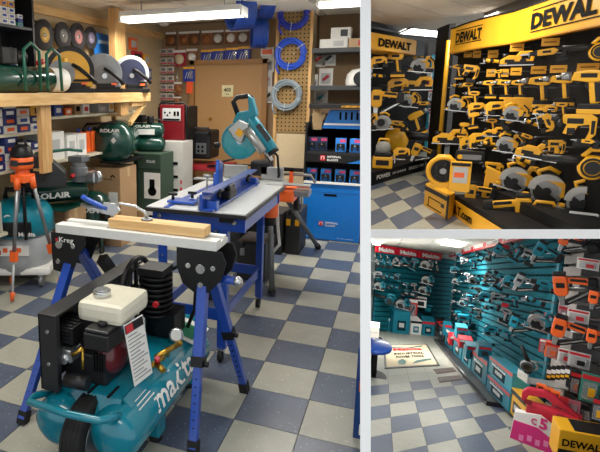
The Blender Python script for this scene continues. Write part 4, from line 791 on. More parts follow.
# ============================================================ hand tools (front faces -y, origin at the centre); each returns (thing, nominal width)
def T0(name,lab,cat,grp): return thing(name,lab,cat,(0,0,0),0,grp)
def t_drill(c1,c2,lab,grp,lbl=None,name='cordless_drill',cat='drill',hang=0):
    t=T0(name,lab,cat,grp)
    MB().prism([(-.055,.03),(-.045,.075),(.02,.085),(.085,.08),(.095,.055),(.085,.025),(.02,.02)],w=(0,.06,0)).build('motor_housing',c1,t,.008)
    MB().cyl((-.055,0,.052),(-.10,0,.052),.026,.018,n=14).build('chuck',c2 if c1 is not YEL else GRY,t); MB().cyl((-.10,0,.052),(-.125,0,.052),.006,n=8).build('bit_holder',SIL,t)
    MB().prism([(.02,.03),(.07,.03),(.082,-.09),(.04,-.095)],w=(0,.036,0)).build('grip',c1,t,.008); MB().prism([(.045,.02),(.074,.02),(.085,-.08),(.062,-.085)],w=(0,.040,0)).build('grip_pad',c2,t,.003); MB().prism([(.005,.02),(.022,.025),(.03,-.02),(.012,-.01)],w=(0,.02,0)).build('trigger',RED if c1 is not YEL else BLK,t)
    MB().box((.05,0,-.108),(.125,.065,.03)).build('battery',c2,t,.006); MB().box((.05,0,-.134),(.13,.067,.026)).build('battery_base',c1,t,.005); MB().box((.02,-.031,.055),(.07,.003,.022)).build('name_plate',c2,t)
    MB().cyl((.095,0,.052),(.108,0,.052),.022,n=12).build('rear_cap',c2,t)
    return t,.235,.235
def t_circ(c1,c2,lab,grp,name='circular_saw',cat='saw'):
    t=T0(name,lab,cat,grp)
    MB().prism([(-.15,-.065),(.13,-.095),(.135,-.085),(-.145,-.055)],w=(0,.14,0)).build('shoe',SIL,t)
    MB().cyl((-.02,-.028,-.01),(-.02,-.022,-.01),.086,n=30).build('blade',H('saw blade','8c8f90',rough=.35,metal=.6),t)
    o=circ(.100,22,-.02,-.005,R(-15),R(185)); q=circ(.062,22,-.02,-.005,R(-15),R(185)); MB().prism(o+q[::-1],(0,-.012,0),w=(0,.056,0)).build('upper_guard',H('guard pale','a3a4a2',rough=.3,metal=.5),t)
    MB().prism(circ(.07,16,-.02,-.012,R(150),R(330)),(0,-.03,0),w=(0,.008,0)).build('lower_guard',BLK,t)
    MB().cyl((-.02,-.045,-.01),(-.02,-.03,-.01),.024,n=14).build('blade_flange',c2,t)
    MB().cyl((.0,.03,.01),(.0,.11,.01),.045,n=16).build('motor',c2,t,.005); MB().prism([(-.03,.055),(.05,.065),(.10,.03),(.09,-.02),(.05,-.03),(.05,.03),(0,.05)],(0,-.02,0),w=(0,.07,0)).build('motor_cover',c1,t,.006)
    MB().prism([(.03,.04),(.05,.115),(.10,.12),(.16,.06),(.165,-.02),(.13,-.05),(.10,-.04),(.125,.0),(.12,.05),(.09,.085),(.07,.08),(.065,.03)],(0,.03,0),w=(0,.045,0)).build('handle',c1,t,.006); MB().prism([(.095,.118),(.155,.06),(.16,.0),(.145,.0),(.14,.05),(.09,.1)],(0,.03,0),w=(0,.05,0)).build('grip_pad',c2,t)
    MB().box((.10,.04,-.055),(.09,.08,.05)).build('battery',c2,t,.006); MB().tube([(-.07,.0,.07),(-.09,.0,.10),(-.04,.0,.13),(.02,.0,.11)],.013,8).build('front_grip',c1 if c1 is YEL else c2,t); MB().box((-.12,-.05,-.045),(.03,.03,.02)).build('guide_clamp',c1,t,.004)
    return t,.31,.23
def t_grind(c1,c2,lab,grp,name='angle_grinder',cat='grinder'):
    t=T0(name,lab,cat,grp)
    MB().lathe([(.02,0),(.03,.01),(.032,.12),(.026,.14),(.026,.2),(.03,.215)],(-.07,0,.02),(1,0,-.12),16).build('body',c1,t); MB().cyl((-.07,0,-.02),(-.07,0,.045),.028,n=14).build('gear_head',SIL,t)
    MB().cyl((-.075,0,-.035),(-.075,0,-.03),.062,n=24).build('disc',c2,t); MB().prism(circ(.066,16,0,0,R(100),R(280)),(-.075,0,-.028),u=(1,0,0),v=(0,1,0),w=(0,0,.014)).build('wheel_guard',GRY,t)
    MB().box((.15,0,-.005),(.06,.06,.065)).build('battery',c2,t,.006); MB().cyl((-.07,-.02,.03),(-.07,-.10,.04),.014,n=10).build('side_handle',c2,t); MB().cyl((.0,0,.012),(.05,0,.008),.0335,n=16).build('grip_band',c2,t)
    return t,.31,.14
def t_recip(c1,c2,lab,grp,name='reciprocating_saw',cat='saw'):
    t=T0(name,lab,cat,grp)
    MB().prism([(-.09,-.02),(-.09,.035),(.05,.045),(.09,.02),(.05,-.02)],w=(0,.055,0)).build('body',c1,t,.008); MB().prism([(-.15,-.012),(-.15,.025),(-.085,.034),(-.085,-.022)],w=(0,.05,0)).build('nose',c2,t,.006)
    MB().prism([(-.24,.0),(-.15,-.004),(-.15,.014),(-.23,.010)],w=(0,.003,0)).build('blade',SIL,t); MB().box((-.158,0,.0),(.008,.05,.05)).build('shoe',GRY,t)
    MB().prism([(.04,.045),(.12,.05),(.16,.02),(.15,-.05),(.10,-.07),(.06,-.03),(.09,-.03),(.115,-.015),(.115,.015),(.07,.015)],w=(0,.036,0)).build('handle',c2,t,.008); MB().box((-.01,-.029,.012),(.07,.003,.022)).build('name_plate',c2,t); MB().box((.12,0,-.075),(.10,.06,.04)).build('battery',c2,t,.006)
    return t,.41,.15
def t_jig(c1,c2,lab,grp,name='jigsaw',cat='saw'):
    t=T0(name,lab,cat,grp)
    MB().box((-.01,0,-.085),(.17,.07,.008)).build('shoe',SIL,t,.002); MB().prism([(-.07,-.08),(-.04,-.08),(-.02,-.02),(.07,-.01),(.10,.02),(.11,-.03),(.13,-.02),(.125,.05),(.08,.075),(-.05,.07),(-.09,.03)],w=(0,.06,0)).build('body',c1,t,.008)
    MB().prism([(-.02,.0),(.05,.01),(.07,.035),(.03,.045),(-.02,.035)],w=(0,.064,0)).build('grip_pad',c2,t,.004); MB().box((-.02,0,-.05),(.07,.064,.04)).build('gear_cover',c2,t,.004); MB().box((.11,0,-.045),(.06,.06,.05)).build('battery',c2,t,.006); MB().box((-.06,0,-.115),(.01,.003,.06)).build('blade',SIL,t); MB().box((-.075,0,-.04),(.03,.05,.06)).build('front_guard',CLR,t,.003)
    return t,.235,.19
def t_nail(c1,c2,lab,grp,name='nail_gun',cat='nailer'):
    t=T0(name,lab,cat,grp)
    MB().prism([(-.10,-.04),(-.10,.07),(-.085,.085),(-.03,.085),(-.015,.07),(-.015,-.04),(-.035,-.06),(-.08,-.06)],w=(0,.07,0)).build('drive_housing',c1,t,.012); MB().prism([(-.075,-.13),(-.045,-.13),(-.04,-.055),(-.08,-.055)],w=(0,.03,0)).build('nose_piece',SIL if c1 is not c2 else GRY,t,.003); MB().box((-.058,0,.094),(.075,.065,.02)).build('top_cap',c2,t,.005)
    MB().prism([(-.02,.07),(.11,.058),(.125,.03),(.10,.015),(-.02,.03)],w=(0,.036,0)).build('handle',c1,t,.008); MB().prism([(.0,.064),(.09,.056),(.10,.035),(.0,.045)],w=(0,.04,0)).build('grip_pad',c2,t,.003); MB().prism([(-.05,-.13),(-.03,-.13),(.14,-.03),(.13,.0),(-.05,-.095)],w=(0,.026,0)).build('magazine',c2 if c1 is not c2 else GRY,t,.003); MB().prism([(-.03,-.105),(-.02,-.11),(.12,-.028),(.115,-.015)],(0,-.014,0),w=(0,.004,0)).build('magazine_rail',SIL,t)
    MB().prism([(.09,-.03),(.15,-.02),(.15,.06),(.10,.065)],w=(0,.06,0)).build('battery',c2,t,.006); MB().box((-.0,0,.018),(.02,.016,.03)).build('trigger',BLK,t); MB().box((-.058,-.036,.02),(.05,.004,.035)).build('name_plate',c2,t)
    return t,.26,.26
def t_blow(c1,c2,lab,grp,name='blower',cat='blower'):
    t=T0(name,lab,cat,grp)
    MB().lathe([(.02,-.045),(.075,-.04),(.085,-.01),(.085,.02),(.07,.045),(.02,.05)],(.08,0,-.01),(0,1,0),24).build('fan_housing',c1,t); MB().ring((.08,-.045,-.01),(0,1,0),.06,.008,20,6).ring((.08,0,-.01),(0,1,0),.086,.006,24,6).build('seam_ring',c2,t); MB().lathe([(.036,0),(.03,.08),(.022,.24)],(.03,0,.03),(-1,0,.03),16).build('nozzle',c2,t)
    MB().tube([(.02,0,.06),(.06,0,.11),(.14,0,.11),(.17,0,.05)],.017,8).build('handle',c1,t); MB().box((.16,0,-.03),(.07,.07,.08)).build('battery',c2,t,.008); MB().cyl((.08,-.047,-.01),(.08,-.052,-.01),.045,n=18).build('intake_grille',c2,t)
    return t,.41,.22
def t_plane(c1,c2,lab,grp,name='planer',cat='planer'):
    t=T0(name,lab,cat,grp)
    MB().prism([(-.14,-.05),(.13,-.05),(.14,-.02),(.05,.0),(.0,.03),(-.07,.035),(-.14,-.01)],w=(0,.09,0)).build('body',c1,t,.006); MB().box((.03,0,-.038),(.22,.094,.03)).build('lower_body',c2,t,.004); MB().box((0,0,-.058),(.29,.09,.012)).build('sole',SIL,t,.002)
    MB().prism([(-.02,.02),(.02,.07),(.12,.075),(.145,.03),(.14,-.02),(.11,-.02),(.11,.03),(.05,.04),(.03,.01)],w=(0,.035,0)).build('handle',c2 if c1 is not YEL else c1,t,.008); MB().cyl((-.10,0,.01),(-.10,0,.05),.022,n=14).build('depth_knob',c2,t); MB().cyl((.05,-.05,-.02),(.05,-.045,-.02),.026,n=16).build('side_cap',c2,t); MB().box((-.06,-.046,-.02),(.08,.004,.03)).build('name_plate',c2,t)
    return t,.29,.14
def t_hammer(c1,c2,lab,grp,name='rotary_hammer',cat='drill'):
    t=T0(name,lab,cat,grp)
    MB().prism([(-.10,.03),(-.10,.09),(.07,.10),(.11,.07),(.11,-.05),(.08,-.09),(.05,-.09),(.07,-.03),(.065,.02),(.0,.01),(-.03,-.06),(-.09,-.05),(-.07,.02)],w=(0,.07,0)).build('body',c1,t,.008); MB().box((-.02,0,.045),(.10,.078,.04)).build('gear_case',c2,t,.005); MB().box((.085,0,.09),(.04,.06,.02)).build('top_vent',c2,t,.003)
    MB().cyl((-.10,0,.06),(-.17,0,.06),.028,.02,n=16).build('chuck',c2,t); MB().cyl((-.11,-.01,.05),(-.11,-.13,.02),.016,n=10).build('side_handle',c2,t); MB().prism([(.075,.05),(.1,.05),(.1,-.05),(.078,-.05)],w=(0,.074,0)).build('grip_pad',c2,t,.004); MB().box((.04,0,-.115),(.12,.08,.05)).build('battery',c2,t,.008); MB().box((-.04,0,-.03),(.05,.074,.05)).build('motor_cap',c2,t,.005)
    return t,.29,.25
def t_pack(c1,c2,lab,grp,name='boxed_tool',cat='box'):
    t=T0(name,lab,cat,grp)
    MB().box((0,0,0),(.20,.08,.20)).build('box_body',c1,t,.003); MB().box((0,-.041,.075),(.19,.003,.035)).build('header_band',c2,t); MB().box((0,-.041,-.02),(.12,.003,.09)).build('picture',c2 if c1 is not c2 else LGRY,t)
    return t,.20,.20
def t_strip(c1,c2,lab,grp,name='blister_pack',cat='pack'):
    t=T0(name,lab,cat,grp)
    MB().box((0,0,0),(.10,.01,.24)).build('card',c1,t); MB().box((0,-.017,-.02),(.07,.025,.15)).build('bubble',CLR,t,.005); MB().box((0,-.006,.095),(.095,.004,.04)).build('header_strip',c2,t); MB().cyl((-.02,-.02,-.06),(.015,-.02,.03),.012,n=8).build('tool_bit',BLK,t)
    return t,.10,.24
KIND=dict(drill=t_drill,circ=t_circ,grind=t_grind,recip=t_recip,jig=t_jig,nail=t_nail,blow=t_blow,plane=t_plane,hammer=t_hammer,pack=t_pack,strip=t_strip)
WORD=dict(drill='pistol-grip cordless drill',circ='circular saw with a silver blade',grind='angle grinder',recip='long reciprocating saw',jig='compact jigsaw',nail='nail gun with slanted magazine',blow='blower with a black nozzle',plane='hand planer with silver sole',hammer='rotary hammer drill',pack='printed carton',strip='carded blister pack')
PROTO={}
GROW=1.15
def tool(kind,c1,c2,p,wpx,lab,grp,flip=False,roll=0,hpx=None,name=None,cat=None):
    """hang a copy of a tool kind at world point p, turned to the aisle, wpx = width seen from the aisle"""
    d=depth(p); wpx=wpx*GROW; hpx=hpx; key=(kind,c1.name,c2.name)
    kw={}
    if key in PROTO:
        src,w0,h0=PROTO[key]; t=copytree(src)
    else:
        t,w0,h0=KIND[kind](c1,c2,lab,grp); PROTO[key]=(t,w0,h0)
    s=wpx/FPX*d/w0 if not hpx else hpx/FPX*d/h0
    t.location=p; rz=math.atan2(-p[0],p[1]); t.rotation_euler=(0,roll,rz+(PI if flip else 0)); t.scale=(s,s,s)
    t['label']=lab; t['group']=grp
    if name: t.name=name
    if cat: t['category']=cat
    if not grp and 'group' in t: del t['group']
    return t
# ============================================================ UPPER RIGHT ROOM (display room of yellow and black tools)
OT=V((-.49134,8.72134,0)); TI=V((.272442,.739938,0)); TJ=V((-.126644,.580193,0))
f2=struct(MB().hex(OT-TI*7-TJ*12-V((0,0,.05)),TI*22,TJ*26,(0,0,.047)),'floor_upper',GAP)
tiles(f2,OT,TI,TJ,range(-6,8),range(-9,9),lambda i,j:(i+j)%2==0 and not(j>=0 and i>=2),(371,165,600,229))
dA=TI.normalized(); dB=TJ.normalized()
def nrm(d,p): n=V((d.y,-d.x,0)); return n if n.dot(CP-V(p))>0 else -n
pA=atZ(372.5,185.7); nA=nrm(dA,pA); pBf=atZ(452,214); nBf=nrm(dB,pBf); pB=atZ(447,178); nB_=nrm(dB,pB)
DBK=H('display black','0c0c0e',rough=.65,spec=.2); DBR=pegboard('black pegboard','0b0b0c','030303',.05)
ZT=2.86
c2=struct(MB().box((1.2,10,ZT+.06),(16,18,.08)),'ceiling_upper',GRY)
ca,cb=V((.94,.34,0)).normalized(),V((-.34,.94,0)).normalized()
CEIL2=H('ceiling tile dim','f0eadf',rough=.95,bump=.15,scale=90)
for i in range(-6,9):
    for j in range(2,14):
        o=V((-.6,3.0,0))+dA*(i*1.9)+dB*0; o=V((-1.2,2.0,ZT))+dA*(i*1.6)+V((.94,-.34,0))*(j*.62-4)
        q=pix(o+dA*.8+V((.94,-.34,0))*.3)
        if q is None or q[1]<-60 or q[1]>75 or q[0]<330 or q[0]>680: continue
        MB().hex(o+dA*.02+V((.94,-.34,0))*.01,dA*1.57,V((.94,-.34,0))*.60,(0,0,.02)).build('ceiling_tile',CEIL2,c2)
# room walls behind the boards
GW=H('dim grey wall','6e6a66',rough=.9)
oW=pA-nA*1.35; struct(MB().hex(oW-dA*6,dA*22,-nA*.1,(0,0,ZT)),'wall_upper_left',GW)
oR=pB-nB_*.35; struct(MB().hex(oR,-dB*10,-nB_*.1,(0,0,ZT)),'wall_upper_right',GW)
def onA(x,y,off=0): return atP(x,y,pA-nA*off,nA)
def onB(x,y,off=0): return atP(x,y,pB+nB_*off,nB_)
# left display: platform, black board, yellow header
ld=thing('display_stand','black pegboard display with low platform and yellow header sign, left side of the tool room','display',pA)
e0=atZ(350,192) ; L0=pA-dA*2.6; LL=(atZ(433.6,168.4)-L0).dot(dA)
W(ld,MB().hex(L0,dA*LL,-nA*1.02,(0,0,.225)),'platform',DBK,.01)
bz0,bz1=.22,2.5
rb=onA(425,100,1.0); LB=(rb-L0).dot(dA)
W(ld,MB().hex(L0-nA*1.02,dA*LB,-nA*.03,(0,0,2.75)),'back_board',DBR)
def seg(x0,y0t,y0b,x1,off): return onA(x0,y0t,off),onA(x0,y0b,off)
so=.45; a=onA(340,33,so); b=onA(417,40,so); zb=onA(417,55.3,so).z; zt=onA(417,40.5,so).z
a=V((a.x,a.y,zb)); b=V((b.x,b.y,zb))
W(ld,MB().hex(a,b-a,-nA*.5,(0,0,zt-zb)),'header_sign',H('sign yellow','e9ab1e',rough=.35),.01)
e=onA(424.5,50,so); W(ld,MB().hex(b+dA*.01,V((e.x,e.y,zb))-b,-nA*.5,(0,0,zt-zb)),'header_end',BLK,.01)
W(ld,MB().hex(a+nA*.003,b-a,nA*.004,(0,0,(zt-zb)*.06)),'trim_line',H('sign amber','c98a12'),None or 0)
t0=onA(378,44,so); t1=onA(410.5,47,so); tc=(t0+t1)/2; tc.z=(zb+zt)/2-.005
Wt(ld,'DEWALT',tc+nA*.01,dA,UZ,INK,h=(zt-zb)*.52,width=(t1-t0).length,bold=.045)
for s_,xa,xb,hh in(('POWER',376.5,390,.075),('OF CHOICE',392,405,.04),('FREEDOM',408,422,.06),('OF CHOICE',424,432,.035)):
    p=atP(xa,180,pA+nA*.004,nA); q=atP(xb,180,pA+nA*.004,nA); c=(p+q)/2; c.z=.12; Wt(ld,s_,c,dA,UZ,WHT,h=hh,width=(V((q.x,q.y,0))-V((p.x,p.y,0))).length,bold=.03)
hooks=MB()
YB=lambda *a: None
def putA(kind,x,y,w,lab,flip=False,roll=0,off=.62,c1=YEL,c2=BLK,grp='tools on the left black board'):
    p=onA(x,y,off); t=tool(kind,c1,c2,p,w*1.15,lab,grp,flip,roll)
    q=p-nA*(1.0-off); W(ld,MB().cyl(p-nA*.0,q,.008,n=6),'peg_hook',GRY); return t
# left board, row by row
put=[('jig',377,62,13,'yellow jigsaw cut by the left edge, top row of the left board',0,0),('drill',393,62,18,'yellow drill, second in the top row under the left header sign',0,0),('circ',421,66,19,'yellow circular saw at the right end of the top row of the left board',0,0),
('grind',376,76,12,'small yellow grinder at the left edge in the second row of the left board',0,0),('jig',396,85,16,'yellow jigsaw in the middle of the left board, above the silver round blade',0,0),('plane',417,84,22,'yellow and black planer right in the third row of the left board',0,0),
('nail',384,100,24,'large yellow nail gun left in the fourth row of the left board',0,0),('circ',408,101,17,'round-bladed saw in the middle of the fourth row of the left board',0,0),('recip',424,104,18,'yellow reciprocating saw at the right of the fourth row beside the teal strip',0,0),
('circ',381,123,19,'yellow circular saw left in the fifth row of the left board',1,0),('recip',397,124,20,'dark bladed saw in the middle of the fifth row of the left board',0,.2),('drill',420,119,18,'yellow drill leaning right in the fifth row of the left board',1,.5),
('blow',408,140,44,'long black-nozzled yellow blower lying low across the left board',1,-.1)]
for k,x,y,w_,l,fl_,ro in put: putA(k,x,y,w_,l,bool(fl_),ro)
# things standing on the platform
def onplat(x,y,z): return atZ(x,y,z)
v=thing('shop_vacuum','yellow wet and dry vacuum with a clear top standing on the left platform','vacuum',atZ(382,168,.225),0); v.rotation_euler[2]=math.atan2(-v.location.x,v.location.y); sc=depth(v.location)/FPX
def LB_(t,mb,name,m,bev=0.,**k):
    for q in mb.v: q*=sc
    return mb.build(name,m,t,bev,**k)
LB_(v,MB().box((0,0,6),(19,12,12)),'tank',YEL,.03); LB_(v,MB().box((0,0,14),(16,11,5)),'lid',BLK,.03); LB_(v,MB().lathe([(7,0),(7,6),(5,10),(0,11)],(0,0,16),(0,0,1),20),'filter_dome',H('dome grey','9a9a94')); LB_(v,MB().box((0,-6.3,6),(12,.3,5)),'badge',BLK,0); LB_(v,MB().tube([(-5,0,24),(-4,0,29),(4,0,29),(5,0,24)],1.2,8),'handle',YEL)
t=tool('jig',YEL,BLK,atZ(400,153,.5),15,'small yellow inflator right of the vacuum on the left platform',None); 
t=tool('nail',YEL,BLK,atZ(421,152,.45),20,'yellow nail gun lying at the right end of the left platform',None,False,.3)
# teal strip of packs between the boards
ts=thing('teal_rack','narrow teal display strip with a silver post between the two black displays','rack',onA(433,150,1.1))
a=onA(426,150,1.12); b=onA(440,150,1.12); zc0,zc1=.3,2.5
W(ts,MB().hex(V((a.x,a.y,.02)),V((b.x-a.x,b.y-a.y,0)),-nA*.05,(0,0,2.42)),'teal_panel',H('strip teal','1593ad',rough=.5))
p=onA(434,100,1.05); W(ts,MB().cyl((p.x,p.y,.02),(p.x,p.y,2.35),.03,n=10),'silver_post',SIL)
for k,(x,y) in enumerate(((430,73),(430,84),(430.5,95),(431,106),(431,117),(431,128),(433,138))): 
    tool('strip',H('pack '+('white','red')[k%2],('d9dde0','b5242c')[k%2]),RED if k%2==0 else WHT,onA(x,y,1.02),0,'%s carded pack from the top on the teal strip between the displays'%ORD[k],'packs on the teal strip',hpx=10)
# right display
rd=thing('display_stand','long black pegboard display with big curved yellow header, right side of the tool room','display',pB)
s0=atZ(447,178); e1=s0-dB*6.2
zH=2.135
W(rd,MB().hex(V((s0.x,s0.y,0)),(e1-s0),-nB_*.04,(0,0,2.40)),'back_board',DBR)
k0=onB(437,100,.02); k1=onB(449,100,.02)
W(rd,MB().hex(V((k0.x,k0.y,0)),V((k1.x-k0.x,k1.y-k0.y,0)),nB_*.1,(0,0,2.72)),'end_frame',DBK)
p=onB(443.5,100,.16); W(rd,MB().cyl((p.x,p.y,.35),(p.x,p.y,2.42),.035,n=10),'yellow_post',YEL)
# platform
W(rd,MB().hex(pBf,dB*-4.5,(pB-pBf).project(nB_)*.97,(0,0,.10)),'platform_base',H('sign yellow','e9ab1e'))
W(rd,MB().hex(pBf+V((0,0,.10)),dB*-4.5,(pB-pBf).project(nB_)*.97,(0,0,.16)),'platform_top',DBK)
W(rd,MB().hex(pBf+nBf*.004,dB*-4.5,nBf*.01,(0,0,.20)),'yellow_kick_strip',H('sign yellow','e9ab1e'))
p=atP(440,215,pBf+nBf*.02,nBf); q=atP(471,228,pBf+nBf*.02,nBf); c=(p+q)/2; c.z=.10
Wt(rd,'DEWALT.com',c,-dB,UZ,INK,h=.11,width=V((q.x-p.x,q.y-p.y,0)).length,bold=.03)
# header: yellow band bending round the corner
cols=[(449,53.4),(453,52.8),(460,51),(470,49),(485,46.5),(511.7,42.7),(620,20)]
pts=[atZ(x,y,zH) for x,y in cols]; 
hh=.365
def strip(pts,z0,h_,off,th_):
    mb=MB(); n=len(pts)
    for i in range(n-1):
        a,b=pts[i],pts[i+1]; d=(b-a).normalized(); nn=V((d.y,-d.x,0)); nn=nn if nn.dot(CP-a)>0 else -nn
        mb.hex(V((a.x,a.y,z0))+nn*off,V((b.x-a.x,b.y-a.y,0)),nn*-th_,(0,0,h_))
    return mb
W(rd,strip(pts,zH,hh,0,.06),'header_sign',H('sign yellow','e9ab1e')); W(rd,strip(pts,zH-.012,.015,.012,.08),'header_lip',H('sign amber','c98a12')); W(rd,strip(pts,zH+hh,.02,.012,.08),'header_cap',DBK)
W(rd,MB().add([p+V((0,0,.002)) for p in pts]+[V((s0.x,s0.y,zH+.002))-dB*6,V((s0.x,s0.y,zH+.002))],[tuple(range(len(pts)+2))]),'header_soffit',DBK)
def facetext(s_,i,x0,x1,zc,h_,bold=.045):
    a,b=pts[i],pts[i+1]; d=(b-a); d.z=0; d.normalize(); n=V((d.y,-d.x,0)); n=n if n.dot(CP-a)>0 else -n
    p=atP(x0,30,a,n); q=atP(x1,30,a,n); c=(p+q)/2; c.z=zc; w_=V((q.x-p.x,q.y-p.y,0)).length
    Wt(rd,s_,c+n*.006,d,UZ,INK,h=h_,width=w_,bold=bold)
    for zz in(zc-h_*.66,zc+h_*.66): 
        u=d*w_; W(rd,MB().hex(V((c.x,c.y,zz))-u/2+n*.004,u,n*.004,(0,0,.012)),'sign_line',INK)
facetext('DEWALT',5,531,610,zH+.185,.18); facetext('DEWALT',3,457,482.5,zH+.19,.15)
TAGY=H('tag yellow','d99c24'); 
def putB(kind,x,y,w,lab,flip=False,roll=0,off=None,c1=YEL,c2=BLK,grp='tools on the right black board',hpx=None):
    off=off if off is not None else .30
    if kind=='drill' and 80<y<90: w*=1.12
    p=onB(x,y,off); t=tool(kind,c1,c2,p,w,lab,grp,flip,roll,hpx)
    q=p-nB_*(off-.005); W(rd,MB().cyl(p-nB_*.02,q,.007,n=6),'peg_hook',GRY); return t
for k,(x,y,w_) in enumerate(((468,53.5,7),(477,54,7),(493,54,9),(517,47.5,12),(550.5,42,15),(491,73,8),(504,73,8),(516,71.5,9.5),(538.5,70,13),(558.5,69,14),(588,67,18))):
    p=onB(x,y,.18); d=depth(p)/FPX; t=thing('price_tag','yellow price tag, %s row of the right board, %s from the left'%(('upper',ORD[k]) if k<5 else ('lower',ORD[k-5])),'tag',p,math.atan2(-p.x,p.y),'yellow price tags'); MB().box((0,0,0),(w_*d,.01,7.5*d)).build('tag_card',TAGY,t); MB().box((0,-.006,0),(w_*d*.7,.002,.8*d)).build('price_line',INK,t)
    W(rd,MB().cyl(p,p-nB_*.18,.005,n=6),'tag_wire',GRY)
R_=[('drill',456,70,13,'yellow drill at the far left end of the right board near the yellow post',0,0),('hammer',470,72,18,'tall yellow rotary hammer right of the far left drill on the right board',0,.2),
('grind',456,86,14,'small yellow grinder below the far left drill of the right board',0,0),('circ',457,105,20,'yellow and silver saw lowest at the left of the right board',0,0),('drill',472,97,14,'yellow drill under the tall rotary hammer',0,0),
('grind',490,61.5,17,'small yellow grinder below the first upper price tag',0,0),('plane',517,59,26,'yellow and black planer second in the upper row',0,0),('recip',548,53,36,'long yellow reciprocating saw in the middle of the upper row',0,-.08),('blow',589,51,38,'long-nosed yellow tool at the right end of the upper row',0,0),
('drill',487,87,14,'narrow yellow drill, first of six in the drill row',0,0),('drill',502,87,15,'narrow yellow drill, second of six in the drill row',0,0),('drill',516,87,15,'yellow drill, third of six in the drill row',0,0),('drill',536,88,24,'yellow impact drill, fourth of six in the drill row',0,0),('drill',558,86,24,'yellow drill with black chuck, fifth of six in the drill row',0,0),('drill',583,86,34,'largest yellow impact wrench at the right end of the drill row',0,0),
('jig',494,108,18,'yellow and black jigsaw under the first drill of the row',0,0),('circ',514,114,22,'yellow saw with silver blade under the yellow card',0,0),('plane',545,110,18,'yellow and black sander right of the yellow card',0,0),
('drill',490,124,13,'small yellow drill left of the dark row middle',0,0),('recip',512,121,24,'black and yellow bar saw slanting in the middle row',1,.5),('jig',546,121,17,'upright yellow trim router in the middle row',0,1.3),('hammer',578,127,34,'big yellow rotary hammer at the right of the middle row',0,0),
('grind',487,144,16,'black disc grinder at the left of the lower middle row',0,0),('circ',508,145,24,'yellow and grey cut-off tool in the lower middle row',0,0),('plane',537,151,32,'wide yellow planer in the lower middle row',0,.15),('blow',578,165,52,'big yellow leaf blower with long black nozzle at the right edge',0,0),
('drill',476,118,14,'yellow drill left beside the lower left saw of the right board',1,.2),('jig',478,140,20,'yellow and silver jigsaw right of the big yellow sander',0,0)]
for k,x,y,w_,l,fl_,ro in R_: putB(k,x,y,w_,l,bool(fl_),ro)
R2=[('drill',466,88,12,'small yellow drill between the far left tools and the first tags',0,0),('jig',475,108,15,'yellow jigsaw below the tall rotary hammer',0,0),('grind',530,123,16,'slim black and yellow grinder right of the slanting bar saw',0,.3),('recip',527,137,22,'yellow saw tilted down between the cut-off tool and the router',0,.4),('drill',466,128,13,'yellow drill above the broad sander near the post',1,0),
('plane',494,132,18,'small yellow sander left of the cut-off tool',0,0),('hammer',556,147,18,'yellow drill between the wide planer and the leaf blower',0,0),('jig',467,143,16,'yellow saw just right of the broad sander',0,0),('drill',560,108,13,'small yellow light in the middle row under the fifth drill',0,0),('drill',497,74,9,'tiny yellow driver between the first lower tags',0,0),('recip',588,142,22,'black handled yellow bar tool above the leaf blower',0,.1),('grind',520,160,20,'yellow grinder above the first big circular saw',0,.2)]
for k,x,y,w_,l,fl_,ro in R2: putB(k,x,y,w_,l,bool(fl_),ro)
p=onB(520,104.5,.12); d=depth(p)/FPX; t=thing('yellow_card','wide plain yellow card under the drill row','card',p,math.atan2(-p.x,p.y)); MB().box((0,0,0),(29*d,.012,14*d)).build('card',TAGY,t); W(rd,MB().cyl(p,p-nB_*.12,.006,n=6),'tag_wire',GRY)
# lower ledge with the bigger tools (standing on sloping shelf)
W(rd,MB().hex(pBf+V((0,0,.26))+(pB-pBf).project(nB_)*.45-dB*-1.2,dB*-6,(pB-pBf).project(nB_)*.5,(0,0,.12)),'step_ledge',DBK)
def free(kind,x,y,w_,d,lab,flip=False,roll=0,grp='big tools on the right platform',c1=YEL,c2=BLK,hpx=None): return tool(kind,c1,c2,atD(x,y,d),w_,lab,grp,flip,roll,hpx)
for k,x,y,w_,d,l,fl_,ro in (('circ',518,180,36,6.4,'first big yellow circular saw on the step of the right display',0,.15),('circ',551,190,44,5.9,'second big yellow circular saw with wide silver blade',0,.15),('circ',588,202,44,5.4,'third circular saw, silver and yellow, at the lower right edge',0,.15),
 ('nail',512,211,38,5.9,'yellow framing nailer lying at the front of the right platform',1,.1),('nail',478,194,26,6.6,'yellow nailer standing behind the boxed kit cartons',0,0),('plane',450,137,28,8.4,'broad yellow sander on the corner of the right display beside the yellow post',0,0),('hammer',493,170,20,6.9,'tall yellow drill stand kit at the left of the big saws',0,.1)):
    free(k,x,y,w_,d,l,bool(fl_),ro)
def pxthing(name,lab,cat,x,y,d,grp=None):
    t=thing(name,lab,cat,atD(x,y,d),0,grp); t.rotation_euler[2]=math.atan2(-t.location.x,t.location.y); s=d/FPX; t.scale=(s,s,s); return t
# units inside these are pixels of that depth: a scale that keeps the drawing simple
t=pxthing('jobsite_fan','round black and yellow portable fan on the front cartons','fan',443,171,6.5)
MB().ring((0,0,0),(0,1,0),13.5,2.3,28,8).build('rim',YEL,t); MB().cyl((0,0,0),(0,5,0),12.5,n=26).build('housing',BLK,t); MB().ring((0,-2,0),(0,1,0),9,.5,24,5).ring((0,-2,0),(0,1,0),5,.5,20,5).build('grille',DRK,t); MB().cyl((0,-2.5,0),(0,-1,0),3,n=14).build('fan_hub',GRY,t); MB().box((0,3,-15),(24,12,4)).build('foot',YEL,t,1.); MB().tube([(-9,2,10),(-5,2,15),(5,2,15),(9,2,10)],1.5,7).build('handle',YEL,t)
for k in range(5): a_=k*1.257; MB().hex((2*math.cos(a_),-.5,2*math.sin(a_)),(7*math.cos(a_),0,7*math.sin(a_)),(-3*math.sin(a_),1.2,3*math.cos(a_)),(.2,.3,.2)).build('fan_blade',CHAR,t)
